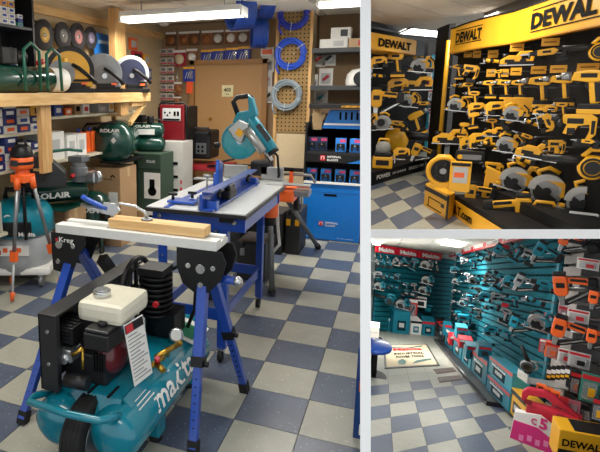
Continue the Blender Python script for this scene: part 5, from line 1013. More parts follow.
t=pxthing('tool_kit_box','open yellow and black display box with a white and orange tool picture beside the fan','box',460,177,6.3)
MB().box((0,4,0),(19,8,30)).build('box_body',YEL,t,.6); MB().box((0,-.3,2),(13,.6,16)).build('window',LGRY,t); MB().box((-1,-.8,2),(9,.6,5)).build('tool_picture',ORG,t); MB().box((0,-.4,12.5),(17,.6,3)).build('title_band',BLK,t)
t=pxthing('lantern','yellow drum lantern with silver middle between the circular saws','lantern',543,217,5.6)
MB().box((0,0,-1),(24,14,22)).build('case',YEL,t,2.); MB().box((0,-7.3,0),(13,1,9)).build('roller_panel',LGRY,t); MB().box((0,-7.6,8),(15,1,4)).build('vent',BLK,t); MB().tube([(-9,0,10),(-7,0,15),(7,0,15),(9,0,10)],1.8,8).build('handle',YEL,t)
t=pxthing('flashlight','short yellow upright torch right of the drum lantern','torch',565,220,5.5)
MB().cyl((0,0,-10),(0,0,4),3.4,n=16).build('barrel',YEL,t); MB().cyl((0,0,4),(0,0,8),3.6,4.,n=16).build('head',BLK,t); MB().cyl((0,-3.5,-4),(0,-3.7,-4),2.,n=12).build('label',WHT,t)
t=pxthing('storage_box','flat light grey panel box in the lower right corner of the platform','box',583,222,5.2); MB().box((0,2,0),(24,8,18)).build('box_body',LGRY,t,1.); MB().box((-4,-2.5,4),(8,.6,6)).build('dark_window',CHAR,t)
t=pxthing('battery_charger','black and silver radio set behind the boxed kit','radio',470,157,7.2); MB().box((0,2,0),(26,8,12)).build('body',BLK,t,1.); MB().box((0,-2.4,0),(20,.6,5)).build('silver_face',GRY,t); MB().cyl((-9,-2.5,0),(-9,-3.2,0),2.4,n=12).build('dial',YEL,t)
t=pxthing('tool_bag','yellow and black case with a triangle handle at the left of the saws','case',493,184,6.6); MB().prism([(-9,-16),(9,-16),(7,12),(-7,18)],w=(0,8,0)).build('bag_body',YEL,t,1.); MB().prism([(-5,-12),(5,-12),(3,0),(-3,2)],(0,-4.4,0),w=(0,.8,0)).build('black_panel',BLK,t)
# cartons on the floor in front
A0=atZ(447.5,220.4,0); A1=atZ(423.6,205.5,0); A2=atZ(453,216,0)
t=thing('carton','yellow printed carton standing at the corner of the right platform','carton',A0)
h_=(depth(A0)/FPX)*25
W(t,MB().hex(A0,A1-A0,A2-A0,(0,0,h_)),'carton_body',YEL,.006); nn=(A1-A0).cross(UZ).normalized(); nn=nn if nn.dot(CP-A0)>0 else -nn; uu=(A0-A1)
W(t,MB().hex(A1+nn*.003+V((0,0,h_*.74)),uu,nn*.003,(0,0,h_*.18)),'title_band',BLK); W(t,MB().hex(A1+nn*.003+uu*.15+V((0,0,h_*.12)),uu*.6,nn*.003,(0,0,.012)).hex(A1+nn*.003+uu*.2+V((0,0,h_*.12)),uu*.02,nn*.003,(0,0,h_*.4)).hex(A1+nn*.003+uu*.2+V((0,0,h_*.5)),uu*.5,nn*.003,(0,0,.012)),'line_drawing',INK)
W(t,MB().hex(A1+nn*.003+uu*.93,uu*.07,nn*.003,(0,0,h_)),'dark_edge',BLK)
W(t,MB().hex(A1+nn*.003+uu*.72+V((0,0,h_*.38)),uu*.12,nn*.003,(0,0,h_*.16)),'dark_label',CHAR)
# ceiling light troffer of this room
t=thing('ceiling_light','bright recessed rectangular ceiling light beyond the left header sign','light',atZ(425,32,ZT))
q=[atZ(398,33.5,ZT-.012),atZ(412,27.5,ZT-.012),atZ(449,31.5,ZT-.012),atZ(446,38,ZT-.012)]
W(t,MB().add(q+[v_+V((0,0,.01)) for v_ in q],[(0,1,2,3),(7,6,5,4),(0,4,5,1),(1,5,6,2),(2,6,7,3),(3,7,4,0)]),'diffuser',TUBE); W(t,MB().tube([v_ for v_ in q],.02,4,True),'frame',LGRY)
lamp('room_or_fill_light',(1.1,4.4,2.8),1.4,.6,38,0,(1,.95,.86)); lamp('room_or_fill_light',(.35,7.4,2.8),1.0,.6,55,0,(1,.95,.86)); lamp('room_or_fill_light',(1.3,10.5,2.8),1.2,.6,75,0,(1,.95,.86))  # two nearer lamps are added fills out of view, the last serves the troffer
close_room("T")
# ============================================================ LOWER RIGHT ROOM (teal slatwall room on a ramped floor)
S_=1.85
OB=V((.01674546,4.34602292,-.78853456-HC))*S_+V((0,0,HC)); BA=V((.16606265,.24478164,-.07436495))*S_; BB=V((-.00784481,.34456872,-.11263602))*S_
nF=V((-.03129,.309915,.950249))
f3=struct(MB().hex(OB-BA*7-BB*12-nF*.05,BA*22,BB*40,nF*.047),'floor_lower',GAP)
tiles(f3,OB,BA,BB,range(-3,10),range(-9,16),lambda i,j:(i+j)%2==0 and j<0,(371,335,600,452))
aH=V((BA.x,BA.y,0)).normalized(); bH=V((BB.x,BB.y,0)).normalized(); aU,bU=BA.normalized(),BB.normalized()
def onfl(x,y,up=0.): return atP(x,y,OB+nF*up,nF)
def nrm2(d,p): n=V((d.y,-d.x,0)).normalized(); return n if n.dot(CP-V(p))>0 else -n
F0=onfl(400,331.5); nW=nrm2(bH if 0 else aH,F0); R0=onfl(435,342); nR0=nrm2(bH,R0); R1=onfl(447.5,335); nR1=nrm2(bH,R1)
def onF(x,y,off=0.): return atP(x,y,F0+nW*off,nW)
def onR(x,y,off=0.): return atP(x,y,R1+nR1*off,nR1)
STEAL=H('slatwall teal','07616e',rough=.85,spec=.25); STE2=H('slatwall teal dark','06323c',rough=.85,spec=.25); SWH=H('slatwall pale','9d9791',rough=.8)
# back wall
corner=onF(444,332); left=onF(366,330)
Lw=(corner-left); Lw.z=0; Lw=Lw.length; La=aU*(Lw/V((aU.x,aU.y,0)).length)
wF=struct(MB().hex(left-nW*.12-V((0,0,1)),La*1.6,-nW*.1,(0,0,9)),'wall_lower_back',H('lower room wall','7c8583',rough=.9))
sf=thing('slatwall_display','long teal slatwall at the back of the lower room with red header signs','display',F0)
fl0=onF(374,331); h0=onF(374.6,251.7); h1=onF(374,244.3)
HW=h0.z-fl0.z; 
ns=16
for k in range(ns):
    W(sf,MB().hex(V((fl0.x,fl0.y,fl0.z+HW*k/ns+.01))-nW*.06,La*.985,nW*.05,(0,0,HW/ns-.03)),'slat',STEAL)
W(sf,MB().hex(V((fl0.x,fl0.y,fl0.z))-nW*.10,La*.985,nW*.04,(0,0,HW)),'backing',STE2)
hdh=h1.z-h0.z
xs=[374.5,394.5,396.5,417,418.8,440.5]
for k in range(3):
    a=onF(xs[2*k],250); b=onF(xs[2*k+1],250); t0_=(a-h0).dot(aH)/aH.length; t1_=(b-h0).dot(aH)
    fa=h0+aU*((V((a.x-h0.x,a.y-h0.y,0)).length if k or 1 else 0)/V((aU.x,aU.y,0)).length); fb=h0+aU*(V((b.x-h0.x,b.y-h0.y,0)).length/V((aU.x,aU.y,0)).length)
    W(sf,MB().hex(fa,fb-fa,nW*.05,(0,0,hdh)),'header_sign',TRED)
    Wt(sf,'Makita',(fa+fb)/2+V((0,0,hdh*.45))+nW*.055,aU,UZ,WHT,h=hdh*.58,width=(fb-fa).length*.8,bold=.05)
# right wall
wR=struct(MB().hex(R1-nR1*.15-V((0,0,2.))+bU*1.0,-bU*14,-nR1*.1,(0,0,11)),'wall_lower_right',H('lower room wall','7c8583'))
sr=thing('slatwall_display','teal slatwall along the right side of the lower room full of tools','display',R1)
def rline(x): return onfl(x,322+.72*(x-447))   # foot of the right wall
def lenb(p,q): return -V((p.x-q.x,p.y-q.y,0)).dot(bH)/V((bU.x,bU.y,0)).length   # signed, positive towards the aisle end
r0=onR(448.2,335.6); r1=onR(549,345); L1=lenb(r1,r0); tp=onR(451,257.3); HR=tp.z-(r0.z+ (-bU.z)*lenb(tp,r0))
for k in range(22):
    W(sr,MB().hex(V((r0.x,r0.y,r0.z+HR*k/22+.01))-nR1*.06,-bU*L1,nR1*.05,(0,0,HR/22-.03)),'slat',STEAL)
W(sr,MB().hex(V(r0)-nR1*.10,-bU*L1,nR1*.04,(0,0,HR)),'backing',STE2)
q=V(r0)-bU*L1; W(sr,MB().hex(q,-bU*.10,nR1*.03,(0,0,HR)),'edge_post',H('edge teal','0e6a7b'))
# red header on the right wall
hb=V((r0.x,r0.y,r0.z+HR)); 
for k,(xa,xb) in enumerate(((451,456.5),(457,465),(465.5,474.5),(475,487),(487.5,503),(503.5,522))):
    a=onR(xa,250); b=onR(xb,250); fa=hb-bU*lenb(a,hb); fb=hb-bU*lenb(b,hb)
    W(sr,MB().hex(fa,fb-fa,nR1*.05,(0,0,hdh*1.0)),'header_sign',TRED); Wt(sr,'Makita',(fa+fb)/2+V((0,0,hdh*.45))+nR1*.055,-bU,UZ,WHT,h=hdh*.55,width=(fb-fa).length*.8,bold=.05)
# pale slatwall further right
sp=thing('slatwall_display','pale grey slatwall with black panels and orange tools at the right edge','display',q)
q1=q-bU*.12; L2=2.6
for k in range(17):
    W(sp,MB().hex(V((q1.x,q1.y,q1.z+HR*k/17+.012))-nR1*.06,-bU*.62,nR1*.05,(0,0,HR/17-.035)),'slat',SWH)
    W(sp,MB().hex(V((q1.x,q1.y,q1.z+HR*k/17+.012))-bU*.64-nR1*.06,-bU*L2,nR1*.05,(0,0,HR/17-.035)),'black_slat',DBK)
W(sp,MB().hex(V(q1)-nR1*.10,-bU*(L2+.6),nR1*.04,(0,0,HR)),'backing',H('slot brown','3a2f28'))
# ceiling
C0=h1+V((0,0,.04)); c3=struct(MB().hex(C0-BA*12-BB*14+nF*.02,BA*34,BB*30,nF*.08),'ceiling_lower',GRY)
for i in range(-6,14):
    for j in range(-12,8):
        o=C0+BA*2*i*.98+BB*2*j*.98; qq=pix(o)
        if qq and 355<qq[0]<640 and 215<qq[1]<275: MB().hex(o+BA*.03+BB*.03,BA*1.9,BB*1.9,nF*.02).build('ceiling_tile',CEIL2,c3)
for x,y,w_,l in ((377,241.2,5,'left'),(462,240.5,16,'right')):
    a=atP(x-w_,y,C0-nF*.03,nF); t=thing('ceiling_light','bright ceiling light of the lower room, %s one above the red signs'%l,'light',a)
    W(t,MB().hex(a,BA*(.6 if l=='left' else 1.4),BB*1.6,-nF*.03),'diffuser',TUBE)
# platform along the right wall
pl=thing('wall_platform','low black platform with rounded edge along the right wall of the lower room','platform',R0)
pd=(R1-R0).dot(nR1)*-1; PZ=.07
pw=nR1*-abs(pd)*.97
W(pl,MB().hex(R0+bU*.25,-bU*7.6,pw,(0,0,PZ)),'platform_body',H('platform black','1f2021',rough=.35),.01)
W(pl,MB().tube([R0+bU*.25+V((0,0,PZ)),R0-bU*7.3+V((0,0,PZ))],.018,8),'edge_trim',H('edge rubber','3a3c3e',rough=.3))
def onpl(x,y,up=PZ): return atP(x,y,R0+V((0,0,up)),nF)
# mat, grilles
def onquad(name,lab,cat,px4,th_,m,bord=None):
    P=[onfl(x,y,.004) for x,y in px4]; t=thing(name,lab,cat,(P[0]+P[2])/2)
    W(t,MB().add(P+[p+nF*th_ for p in P],[(3,2,1,0),(4,5,6,7),(0,1,5,4),(1,2,6,5),(2,3,7,6),(3,0,4,7)]),'base' if bord else 'frame',bord or m)
    if bord:
        c=sum(P,V((0,0,0)))/4; Q=[c+(p-c)*.93+nF*(th_+.001) for p in P]; W(t,MB().add(Q+[p+nF*.002 for p in Q],[(3,2,1,0),(4,5,6,7),(0,1,5,4),(1,2,6,5),(2,3,7,6),(3,0,4,7)]),'mat_field',m)
    return t,P
t,P=onquad('floor_mat','beige entrance mat with dark border, red and black lettering','mat',[(384.6,369),(439.8,366),(427,344.4),(383.4,345.6)],.012,H('mat beige','b9ab8e',rough=.95),CHAR)
def bil(u,v): return P[0]*(1-u)*(1-v)+P[1]*u*(1-v)+P[2]*u*v+P[3]*(1-u)*v+nF*.018
for s_,u,v_,hh_,wd,m in(('Makita',.5,.72,.13,.62,RED),('INDUSTRIAL',.5,.52,.09,.62,INK),('POWER TOOLS',.5,.38,.09,.55,INK)):
    o=text(s_,(0,0,0),(1,0,0),(0,0,1),'lettering',m,t,hh_,.03,wd,thick=0)
    for vt in o.data.vertices: vt.co=bil(u+vt.co.x,v_+vt.co.z)+nF*.004-t.location
def onmat(pts,name,m): W(t,MB().add([bil(*p) for p in pts]+[bil(*p)+nF*.002 for p in pts],[tuple(range(len(pts))),tuple(reversed(range(len(pts),2*len(pts))))]),name,m)
DG=H('print green','35605a')
onmat([(.15,.86),(.5,.80),(.85,.90),(.86,.86),(.5,.76),(.14,.82)],'tool_print',DG); onmat([(.25,.10),(.36,.08),(.40,.20),(.34,.30),(.24,.22)],'tool_print',DG); onmat([(.5,.10),(.9,.22),(.9,.27),(.62,.22),(.55,.17)],'tool_print',DG)
for k,px4 in enumerate(([(436.9,374.1),(456.8,371.7),(452.7,367.5),(432.8,369.2)],[(439.3,382.9),(463,379.7),(460,375.3),(437.4,377.3)])):
    t,P=onquad('floor_grille','brown metal floor grille, %s the two by the platform'%('farther of' if k==0 else 'nearer of'),'grille',px4,.004,BROWN)
    for q_ in range(9):
        u=.08+q_*.1; a=bil(u,.1)-nF*.012; b=bil(u+.05,.1)-nF*.012; c=bil(u+.05,.9)-nF*.012; W(t,MB().hex(a,b-a,c-b,nF*.006),'louvre',H('louvre dark','3a2b22'))
# stool at left edge
sl=onfl(373,377); t=thing('stool','round blue-topped stool with a black post at the left edge','stool',sl)
hS=(sl-CP).length/FPX*28
W(t,MB().lathe([(.24,0),(.25,.02),(.25,.05),(.23,.06),(0,.062)],sl+V((0,0,hS)),(0,0,1),26),'seat',BLU); W(t,MB().cyl(sl+V((0,0,.03)),sl+V((0,0,hS)),.05,n=14),'post',BLK); W(t,MB().cyl(sl,sl+V((0,0,.03)),.2,n=22),'foot_disc',BLK)
sl=onfl(371,345); t=thing('paper_stack','stack of white cartons with a black roll at the left edge of the lower room','stack',sl)
for k in range(4): W(t,MB().box(sl+V((0,0,.06+k*.13)),(.30,.3,.12)),'carton',WHT)
W(t,MB().cyl(sl+V((.18,-.1,.0)),sl+V((.18,-.1,.25)),.05,n=12),'roll',BLK)
# ---- tools on the back slatwall
GROW=1.1
TL2=H('tool teal dark','0a7082',rough=.35)
def hang(on,disp,kind,x,y,w,lab,grp,off,flip=False,roll=0,c1=None,c2=BLK,hpx=None,nn=None):
    p=on(x,y,off); t=tool(kind,c1 or TEAL,c2,p,w,lab,grp,flip,roll,hpx); W(disp,MB().cyl(p-nn*.01,p-nn*(off-.005),.009,n=6),'slat_hook',SIL); return t
gF='tools on the back teal slatwall'
SLV=H('tool silver','7f8384',rough=.45)
FT=[(k,x,y,w,l,ro) for k,x,y,w,l,ro in (
('recip',377,262,13,'first tall tool from the left in the top row of the back slatwall',1.2),('recip',383.5,262,13,'second tall tool from the left in the top row of the back slatwall',1.1),('recip',390,263,13,'third tall tool from the left in the top row of the back slatwall',1.1),('nail',397,262,10,'fourth tool from the left in the top row of the back slatwall',.6),('nail',404.5,262,10,'fifth tool from the left in the top row of the back slatwall',.6),('drill',413,262,11,'sixth tool from the left in the top row of the back slatwall',.4),
('circ',426,264.5,12,'highest round saw at the right of the back slatwall',0),('circ',427,280,12,'second round saw down at the right of the back slatwall',0),('circ',424,290,12,'third round saw down at the right of the back slatwall',0),('recip',437,268,12,'dark tall tool by the right end of the back slatwall',1.4),
('grind',388,277,12,'small grinder left in the second row of the back slatwall',0),('drill',405,285,8,'small drill in the middle of the back slatwall',0),('drill',413,286,8,'small drill right of middle on the back slatwall',0),('circ',379,286,11,'round saw at the left end of the third row of the back slatwall',0),('grind',393,287,11,'grinder left of middle in the third row of the back slatwall',0),('grind',408,294,14,'dark grinder in the lower middle of the back slatwall',0),('blow',385,299,20,'long dark tool low on the left of the back slatwall',.1),('circ',402,304,14,'silver saw lowest in the middle of the back slatwall',0),('jig',377,274,8,'small jigsaw at the left edge of the back slatwall',0),('drill',397,276,7,'short drill near the middle of the second row of the back slatwall',0))]
for k,(kd,x,y,w,l,ro) in enumerate(FT): hang(onF,sf,kd,x,y,w,l.replace(' of the back slatwall',', back slatwall').replace('in the ',''),gF,.22,False,ro,TL2 if k%3 else SLV,BLK,None,nW)
hang(onF,sf,'pack',421,302,9,'white and black carton hanging low right on the back slatwall',None,.2,c1=WHT,c2=BLK,nn=nW); hang(onF,sf,'strip',413,308,8,'red and white carded tool low on the back slatwall',None,.2,c1=RED,c2=WHT,hpx=19,nn=nW); hang(onF,sf,'pack',428,308,8,'dark teal carton hanging beside the white and black one',None,.2,c1=STE2,c2=TEAL,nn=nW)
# boxes on the floor by the back wall
def fbox(x0,y0,x1,y1,hpx,dep,m,lab,grp=None,band=None,pic=None,txt='',up=0.,pt=None,side=False,cat='carton'):
    A=pt(x0,y0) if pt else onfl(x0,y0); Bp=pt(x1,y1) if pt else onfl(x1,y1); u=Bp-A; hm=hpx/FPX*depth((A+Bp)/2); t=thing('tool_carton',lab,cat,A,0,grp)
    uu=V((u.x,u.y,0)).normalized(); n=V((uu.y,-uu.x,0)); n=n if n.dot(CP-A)>0 else -n
    W(t,MB().hex(A,u,-n*dep,(0,0,hm)),'carton_body',m,.006)
    W(t,MB().hex(A+n*.002+V((0,0,hm*.82)),u,n*.004,(0,0,hm*.16)),'title_band',band or RED)
    W(t,MB().hex(A+n*.002+u*.25+V((0,0,hm*.15)),u*.5,n*.004,(0,0,hm*.45)),'picture',pic or STE2); 
    W(t,MB().hex(A+n*.006+u*.35+V((0,0,hm*.3)),u*.3,n*.004,(0,0,hm*.2)),'tool_print',LGRY)
    W(t,MB().hex(A+V((0,0,hm+.001)),u,-n*dep*.98,(0,0,.004)),'lid',m)
    if txt: Wt(t,txt,A+u*.5+n*.012+V((0,0,hm*.70)),u,UZ,WHT if m is not YEL else INK,h=hm*.14,width=u.length*.6,bold=.04)
    return t
TBX=H('carton teal','0e7388',rough=.5); TB2=H('carton teal light','2a8ea0',rough=.5)
fbox(375,330,392,332,14,.45,TB2,'teal carton with a saw picture at the left of the back wall',None,WHT); fbox(392.5,333,409,334.5,23,.45,TBX,'tallest teal carton in the middle of the back wall',None,TBX); fbox(410,334,421,335,14.5,.4,WHT,'white carton between the teal ones at the back wall',None,BLK,TBX); fbox(421.5,335,434,336.5,15,.4,TBX,'teal carton right of the white one at the back wall',None,RED)
# ---- right wall tools
gR='tools on the right teal slatwall'
RT=[('drill',458,256,8,0),('nail',464,260,8,0),('drill',472,263,10,0),('hammer',480,256,10,.3),('drill',488,254,10,.3),('nail',501,251,15,.4),('drill',515,250,16,.5),('hammer',529,256,18,.3),('nail',545,253,24,.4),
('jig',454,269,8,0),('drill',466,276,8,0),('circ',474,280,11,0),('drill',483,279,11,0),('nail',490,278,13,.4),('drill',499,279,16,.5),('jig',511,281,16,.4),('nail',524,283,20,.3),('recip',545,284,30,.1),
('circ',456,281,8,0),('grind',456,291,9,0),('drill',468,298,9,0),('circ',463,303,9,0),('drill',476,291,10,0),('jig',484,297,12,0),('grind',490,308,13,0),('drill',503,313,15,.3),('nail',519,324,19,.2),('circ',540,322,25,0),
('grind',455,302,8,0),('drill',457,314,9,0),('hammer',464,320,16,0),('drill',477,312,10,0),('jig',490,330,13,0),('drill',505,334,12,0),('blow',525,360,26,1.1),('grind',486,343,12,0),('drill',470,308,8,0),('jig',496,296,11,0),('grind',532,300,18,.2),('drill',512,300,12,0)]
rows=['top','top','top','top','top','top','top','top','top']+['upper middle']*9+['lower middle']*10+['low']*12
cnt={}
wd_={'drill':'pistol drill','nail':'nail gun','hammer':'heavy rotary hammer','jig':'jigsaw','circ':'round saw','grind':'grinder','recip':'long bar tool','blow':'long impact tool'}
for k,(kd,x,y,w,ro) in enumerate(RT):
    r=rows[k]; key=(r,kd); cnt[key]=cnt.get(key,0)+1
    c1=(TL2,SLV,TEAL,CHAR)[(k*5+k//3)%4]; cn={0:'teal',1:'silver',2:'bright teal',3:'charcoal'}[(k*5+k//3)%4]
    hang(onR,sr,kd,x,y,w,'%s %s, %s of its kind, %s rows, right slatwall'%(cn,wd_[kd],ORD[cnt[key]-1],r),gR,.26,False,ro,c1,BLK,None,nR1)
for k,(x,y,m) in enumerate(((506,247,RED),(519,247,YEL),(556,275,RED),(505,305,RED),(548,315,RED))):
    p=onR(x,y,.12); s=depth(p)/FPX; t=thing('price_tag','small red or yellow price card, %s from the top left on the right slatwall'%ORD[k],'tag',p,math.atan2(-p.x,p.y),'price cards on the right slatwall'); MB().box((0,0,0),(6*s,.01,4*s)).build('tag_card',m,t); W(sr,MB().cyl(p,p-nR1*.12,.006,n=6),'slat_hook',SIL)
# orange tools and cards on the pale slatwall
for k,(kd,x,y,w,ro,l) in enumerate((('nail',571,241,24,.2,'orange nail gun cut by the top edge on the pale slatwall'),('nail',571,287,34,-.2,'large orange framing nail gun in the middle of the pale slatwall'),('nail',568,331,32,.1,'orange and black nail gun lower on the pale slatwall'),('nail',600,299,22,0,'orange tool cut by the right edge, upper'),('nail',599,338,24,0,'orange tool cut by the right edge, lower'),('blow',586,246,26,0,'black bar tool at the top right corner of the lower room'))):
    hang(onR,sp,kd,x,y,w,l,None,.24,False,ro,ORG if kd=='nail' else BLK,BLK,None,nR1)
for k,(x,y,w_,h_,m,l) in enumerate(((588,264,18,11,WHT,'white card with a pink pack above the large orange nail gun'),(578,316,18,13,WHT,'white card with a pink pack above the lower orange nail gun'),(563,312,8,12,H('pack rose','c0707c'),'rose coloured pack left of the lower white card'),(552,350,12,16,ORG,'orange and white pack stack below the teal slatwall edge'),(545,346,10,14,RED,'red pack left of the orange and white stack'),(579,360,18,16,LGRY,'grey pack with a red stripe on the pale slatwall'),(565,356,12,14,WHT,'white pack right of the orange stack'),(590,388,16,30,H('pack sea green','2f7d6e'),'tall sea green bit pack near the right edge'),(575,383,9,24,BLK,'tall narrow black bit pack'),(598,410,10,24,CHAR,'dark pack cut by the right edge'))):
    p=onR(x,y,.16); s=depth(p)/FPX; t=thing('blister_pack',l,'pack',p,math.atan2(-p.x,p.y),None); MB().box((0,0,0),(w_*s,.02,h_*s)).build('card',m,t); MB().box((0,-.02,-h_*s*.08),(w_*s*.75,.03,h_*s*.6)).build('bubble',CLR,t,.004); MB().box((0,-.012,h_*s*.38),(w_*s*.9,.004,h_*s*.16)).build('red_strip',RED if m is not RED else WHT,t); MB().box((w_*s*.1,-.03,-h_*s*.1),(w_*s*.35,.02,h_*s*.3)).build('item',[RED,RED,WHT,ORG,BLK,BLK,RED,YEL,SIL,YEL][k],t)
    W(sp,MB().cyl(p,p-nR1*.155,.006,n=6),'slat_hook',SIL)
# wire shelves with silver tools
for k,(x0,x1,y) in enumerate(((470,490,328),(473,486,300))):
    a=onR(x0,y,.02); b=a-bU*.9; t=thing('wire_shelf','white wire shelf on the right slatwall, %s one'%('lower' if k==0 else 'upper'),'shelf',a); W(t,MB().hex(a,b-a,nR1*.25,(0,0,.02)),'shelf_tray',GRY)
    for j in range(3): W(t,MB().hex(a-bU*.08-bU*.28*j+V((0,0,.022)),-bU*.14,nR1*.2,(0,0,.14)),'small_box',GRY if j%2 else STE2)
# batteries row and orange tray
for k in range(5):
    p=onR(549+k*4.6,373-k*.2,.30+.02*k); s=depth(p)/FPX; t=thing('battery','black and white battery with yellow mark, %s from the left on the clear shelf'%ORD[k],'battery',p,math.atan2(-p.x,p.y),'batteries on the clear shelf'); MB().box((0,0,0),(4.2*s,.08,12*s)).build('cell',BLK,t,.004); MB().box((0,-.042,3*s),(4*s,.004,4*s)).build('white_label',WHT,t); MB().box((0,-.043,-2*s),(3*s,.004,2.5*s)).build('yellow_mark',YEL,t)
p=onR(560,384,.02); t=thing('clear_shelf','clear plastic shelf tray with orange packs under the batteries','shelf',p); W(t,MB().hex(p+bU*.05,-bU*.45,nR1*.40,(0,0,.012)),'tray_floor',H('tray pale','9c9a96',rough=.2)); W(t,MB().hex(p+bU*.05+nR1*.40,-bU*.45,nR1*.01,(0,0,.10)),'front_lip',CLR)
for k in range(3): o=onR(541+k*7,389+k*3.5,.33); s=depth(o)/FPX; tt=thing('orange_pack','orange accessory pack, %s from the left in the tray below the batteries'%ORD[k],'pack',o,math.atan2(-o.x,o.y),'orange packs in the tray'); MB().box((0,0,0),(8*s,.05,10*s)).build('pack_body',ORG,tt,.003); MB().box((0,-.03,2*s),(5*s,.004,3*s)).build('pack_window',BLK,tt)
# ---- cartons on the platform from back to front
P_=onpl
def pbox(x0,y0,x1,y1,h,dep,m,lab,**k): return fbox(x0,y0,x1,y1,h,dep,m,lab,pt=P_,**k)
pbox(438,337,443.5,341,16,.16,CHAR,'dark carton with a red band at the far end of the platform',band=RED); pbox(444.5,343,452,351,17,.16,TBX,'teal carton second from the far end of the platform',band=WHT)
pbox(453,352,460.5,360,18,.16,TBX,'teal carton with a dark tool picture, third from the far end of the platform',band=RED,pic=BLK)
pbox(461.5,361,470,370,20,.17,TB2,'lighter teal carton in the middle of the platform',band=WHT)
pbox(471,371,485,386,24,.19,TBX,'wide teal carton with a dark panel before the lower double carton',band=RED,txt='Makita')
def pup(up): return lambda x,y: onpl(x,y,PZ+up)
pbox(486,389,508,412,18,.22,TBX,'large teal carton at the bottom of the double stack on the platform',band=RED,txt='Makita')
s_=depth(onpl(497,400))/FPX
fbox(488,371.5,510.5,393,19,.20,TB2,'upper teal carton with a red line on top of the double stack',None,RED,STE2,'Makita',pt=pup(18*s_))
pbox(509,411,523,428,27,.20,YEL,'black and yellow carton beside the double teal stack',band=BLK,pic=BLK)
for k,(x,y,w,h,m,l) in enumerate(((455,341,10,10,RED,'red topped small pack leaning on the back of the platform'),(466,344,12,9,RED,'flat red box on the teal cartons'),(474,353,14,14,TBX,'teal carton with a red title leaning at the wall, nearer'),(462,333,10,12,TB2,'light teal carton leaning at the wall, farther'),(441,326,8,12,BLK,'black carton in the far corner'),(448,330,7,12,TBX,'small teal carton in the far corner'),(485,352,12,12,TBX,'teal carton behind the wide one at the wall'))):
    p=onR(x,y,.35); s=depth(p)/FPX; t=thing('small_carton',l,'carton',p,math.atan2(-p.x,p.y)+.2); MB().box((0,.1,0),(w*s,.22,h*s)).build('carton_body',m,t,.004); MB().box((0,-.012,h*s*.33),(w*s*.9,.004,h*s*.2)).build('title_band',WHT if m is RED else RED,t); MB().box((0,-.012,-h*s*.12),(w*s*.5,.004,h*s*.4)).build('picture',CHAR,t)
# pink combo case and yellow box in front
def fp(x,y,d): return atD(x,y,d)
t=thing('combo_case','large red and pink tool case with a printed 5 card, near platform end','case',fp(543,419,5.1)); t.rotation_euler[2]=math.atan2(-t.location.x,t.location.y); s=5.1/FPX; t.scale=(s,s,s)
MB().box((8,8,-8),(46,12,36)).build('case_body',H('case red','c4263c',rough=.4),t,3.); MB().prism([(-18,6),(-16,12),(-2,14),(4,10),(20,6),(28,-2),(26,4),(6,18),(-4,21),(-18,19),(-22,14),(-22,4)],(2,4,8),w=(0,6,0)).build('case_handle',H('case red','c4263c'),t,1.)
MB().prism([(-26,-30),(16,-34),(18,-6),(8,-2),(-2,4),(-24,0)],(0,-1,0),w=(0,2,0)).build('card_front',WHT,t,.3); MB().prism([(-25.5,-30),(15.5,-34),(16,-22),(-3,-10),(-24,-9)],(0,-2.3,0),w=(0,.5,0)).build('pink_panel',PINK,t)
text('5',(1,-2.7,-4),(1,0,-.12),UZ,'lettering',PINK,t,12,.04,7,thick=.3); text('C',(-7,-2.7,-4),(1,0,-.12),UZ,'lettering',PINK,t,7,.04,5,thick=.3); 
for k in range(5): MB().box((-16+k*7,-2.8,-26+(k%2)*2),(4,.4,6)).build('tool_picture',H('pink print','f08ab8'),t)
for k in range(2): MB().box((-14+k*28,-1,14-k*6),(7,3,4)).build('latch',H('case dark red','7e1424'),t,.5)
t=thing('white_card_box','white box standing left of the pink case','box',fp(519,424,5.35)); t.rotation_euler[2]=math.atan2(-t.location.x,t.location.y); s=5.35/FPX; t.scale=(s,s,s); MB().box((0,3,0),(9,6,26)).build('box_body',WHT,t,.6); MB().box((0,-.2,4),(6,.4,5)).build('grey_print',LGRY,t)
t=thing('tool_carton','yellow and black lettered tool carton in the lower right corner','carton',fp(590,449,4.55)); t.rotation_euler[2]=math.atan2(-t.location.x,t.location.y)+.35; s=4.55/FPX; t.scale=(s,s,s)
MB().box((0,10,0),(56,26,34)).build('carton_body',YEL,t,1.); MB().box((0,-3.2,-10),(55,.4,12)).build('dark_band',BLK,t); MB().box((0,10,17.2),(30,22,.4)).build('top_panel',BLK,t); text('DEWALT',(-6,-3.6,4),(1,0,0),UZ,'lettering',INK,t,8,.03,38,thick=.3)
for k,(x,y,m) in enumerate(((560,404,RED),(572,408,H('pack rose','c0707c')),(586,414,BLK))):
    p=fp(x,y,5.3); t=thing('blister_pack','%s glossy pack leaning behind the pink case and the yellow carton'%('red','rose','black')[k],'pack',p); t.rotation_euler=(-.3,0,math.atan2(-p.x,p.y)); s=5.3/FPX; t.scale=(s,s,s); MB().box((0,0,0),(13,1.5,16)).build('card',m,t); MB().box((0,-1.5,-1),(9,2,9)).build('bubble',CLR,t,.4)
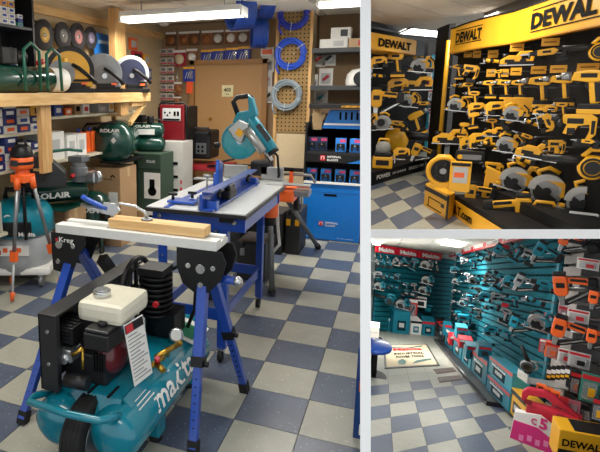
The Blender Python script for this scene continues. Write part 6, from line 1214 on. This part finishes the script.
lamp('room_or_fill_light',tuple(atP(430,240,C0,nF)-V((0,0,.25))),1.5,.8,130,0,(1,.98,.95)); lamp('room_or_fill_light',tuple(atD(418,243,6.8)),1.2,.8,44,0,(1,.98,.95)); lamp('room_or_fill_light',tuple(atD(440,245,4.6)),.9,.6,26,0,(1,.98,.95))  # first serves the ceiling lights, the other two are added fills without fixtures
close_room("B")
# ============================================================ cut everything at the dividing walls of its own room
def vis(o): return o.type=='MESH'
bpy.context.view_layer.update()
def pln(a,b):   # plane through the camera side edge rays, normal pointing to the kept side
    return ray(*a).cross(ray(*b)).normalized()
def cut(objs,planes):
    for o in objs:
        if o.type!='MESH' or not o.data.vertices: continue
        Mw=o.matrix_world; bb=[Mw@V(c) for c in o.bound_box]
        for n in planes:
            s=[(q-CP).dot(n) for q in bb]
            if min(s)>=0: continue
            if max(s)<=0: DEAD.append(o); break
            me=o.data.copy(); o.data=me; b=bmesh.new(); b.from_mesh(me); Mi=Mw.inverted()
            no=(Mw.to_3x3().transposed()@n).normalized()
            r=bmesh.ops.bisect_plane(b,geom=b.verts[:]+b.edges[:]+b.faces[:],plane_co=Mi@CP,plane_no=no,clear_inner=True,dist=1e-6)
            ed=[g for g in r['geom_cut'] if isinstance(g,bmesh.types.BMEdge)]
            try: bmesh.ops.holes_fill(b,edges=ed)
            except Exception: pass
            b.to_mesh(me); b.free()
            if not me.vertices: DEAD.append(o); break
DEAD=[]
def sect(room):
    return [o for o in SC.objects if o.get('_room')==room]
nL=pln((360.2,0),(360.2,452)); nL=nL if nL.dot(ray(100,200))>0 else -nL
nR=pln((370.8,0),(370.8,452)); nR=nR if nR.dot(ray(500,200))>0 else -nR
nT=pln((371,229.3),(600,229.3)); nT=nT if nT.dot(ray(500,100))>0 else -nT
nB=pln((371,238.7),(600,238.7)); nB=nB if nB.dot(ray(500,400))>0 else -nB
for room,pl in(('L',[nL]),('T',[nR,nT]),('B',[nR,nB])): cut(ROOM[room],pl)
for o in DEAD:
    if not o.children and o.name in SC.objects: bpy.data.objects.remove(o)
# things left without any part
for o in [q for q in SC.objects if q.type=='EMPTY' and not q.children]: bpy.data.objects.remove(o)
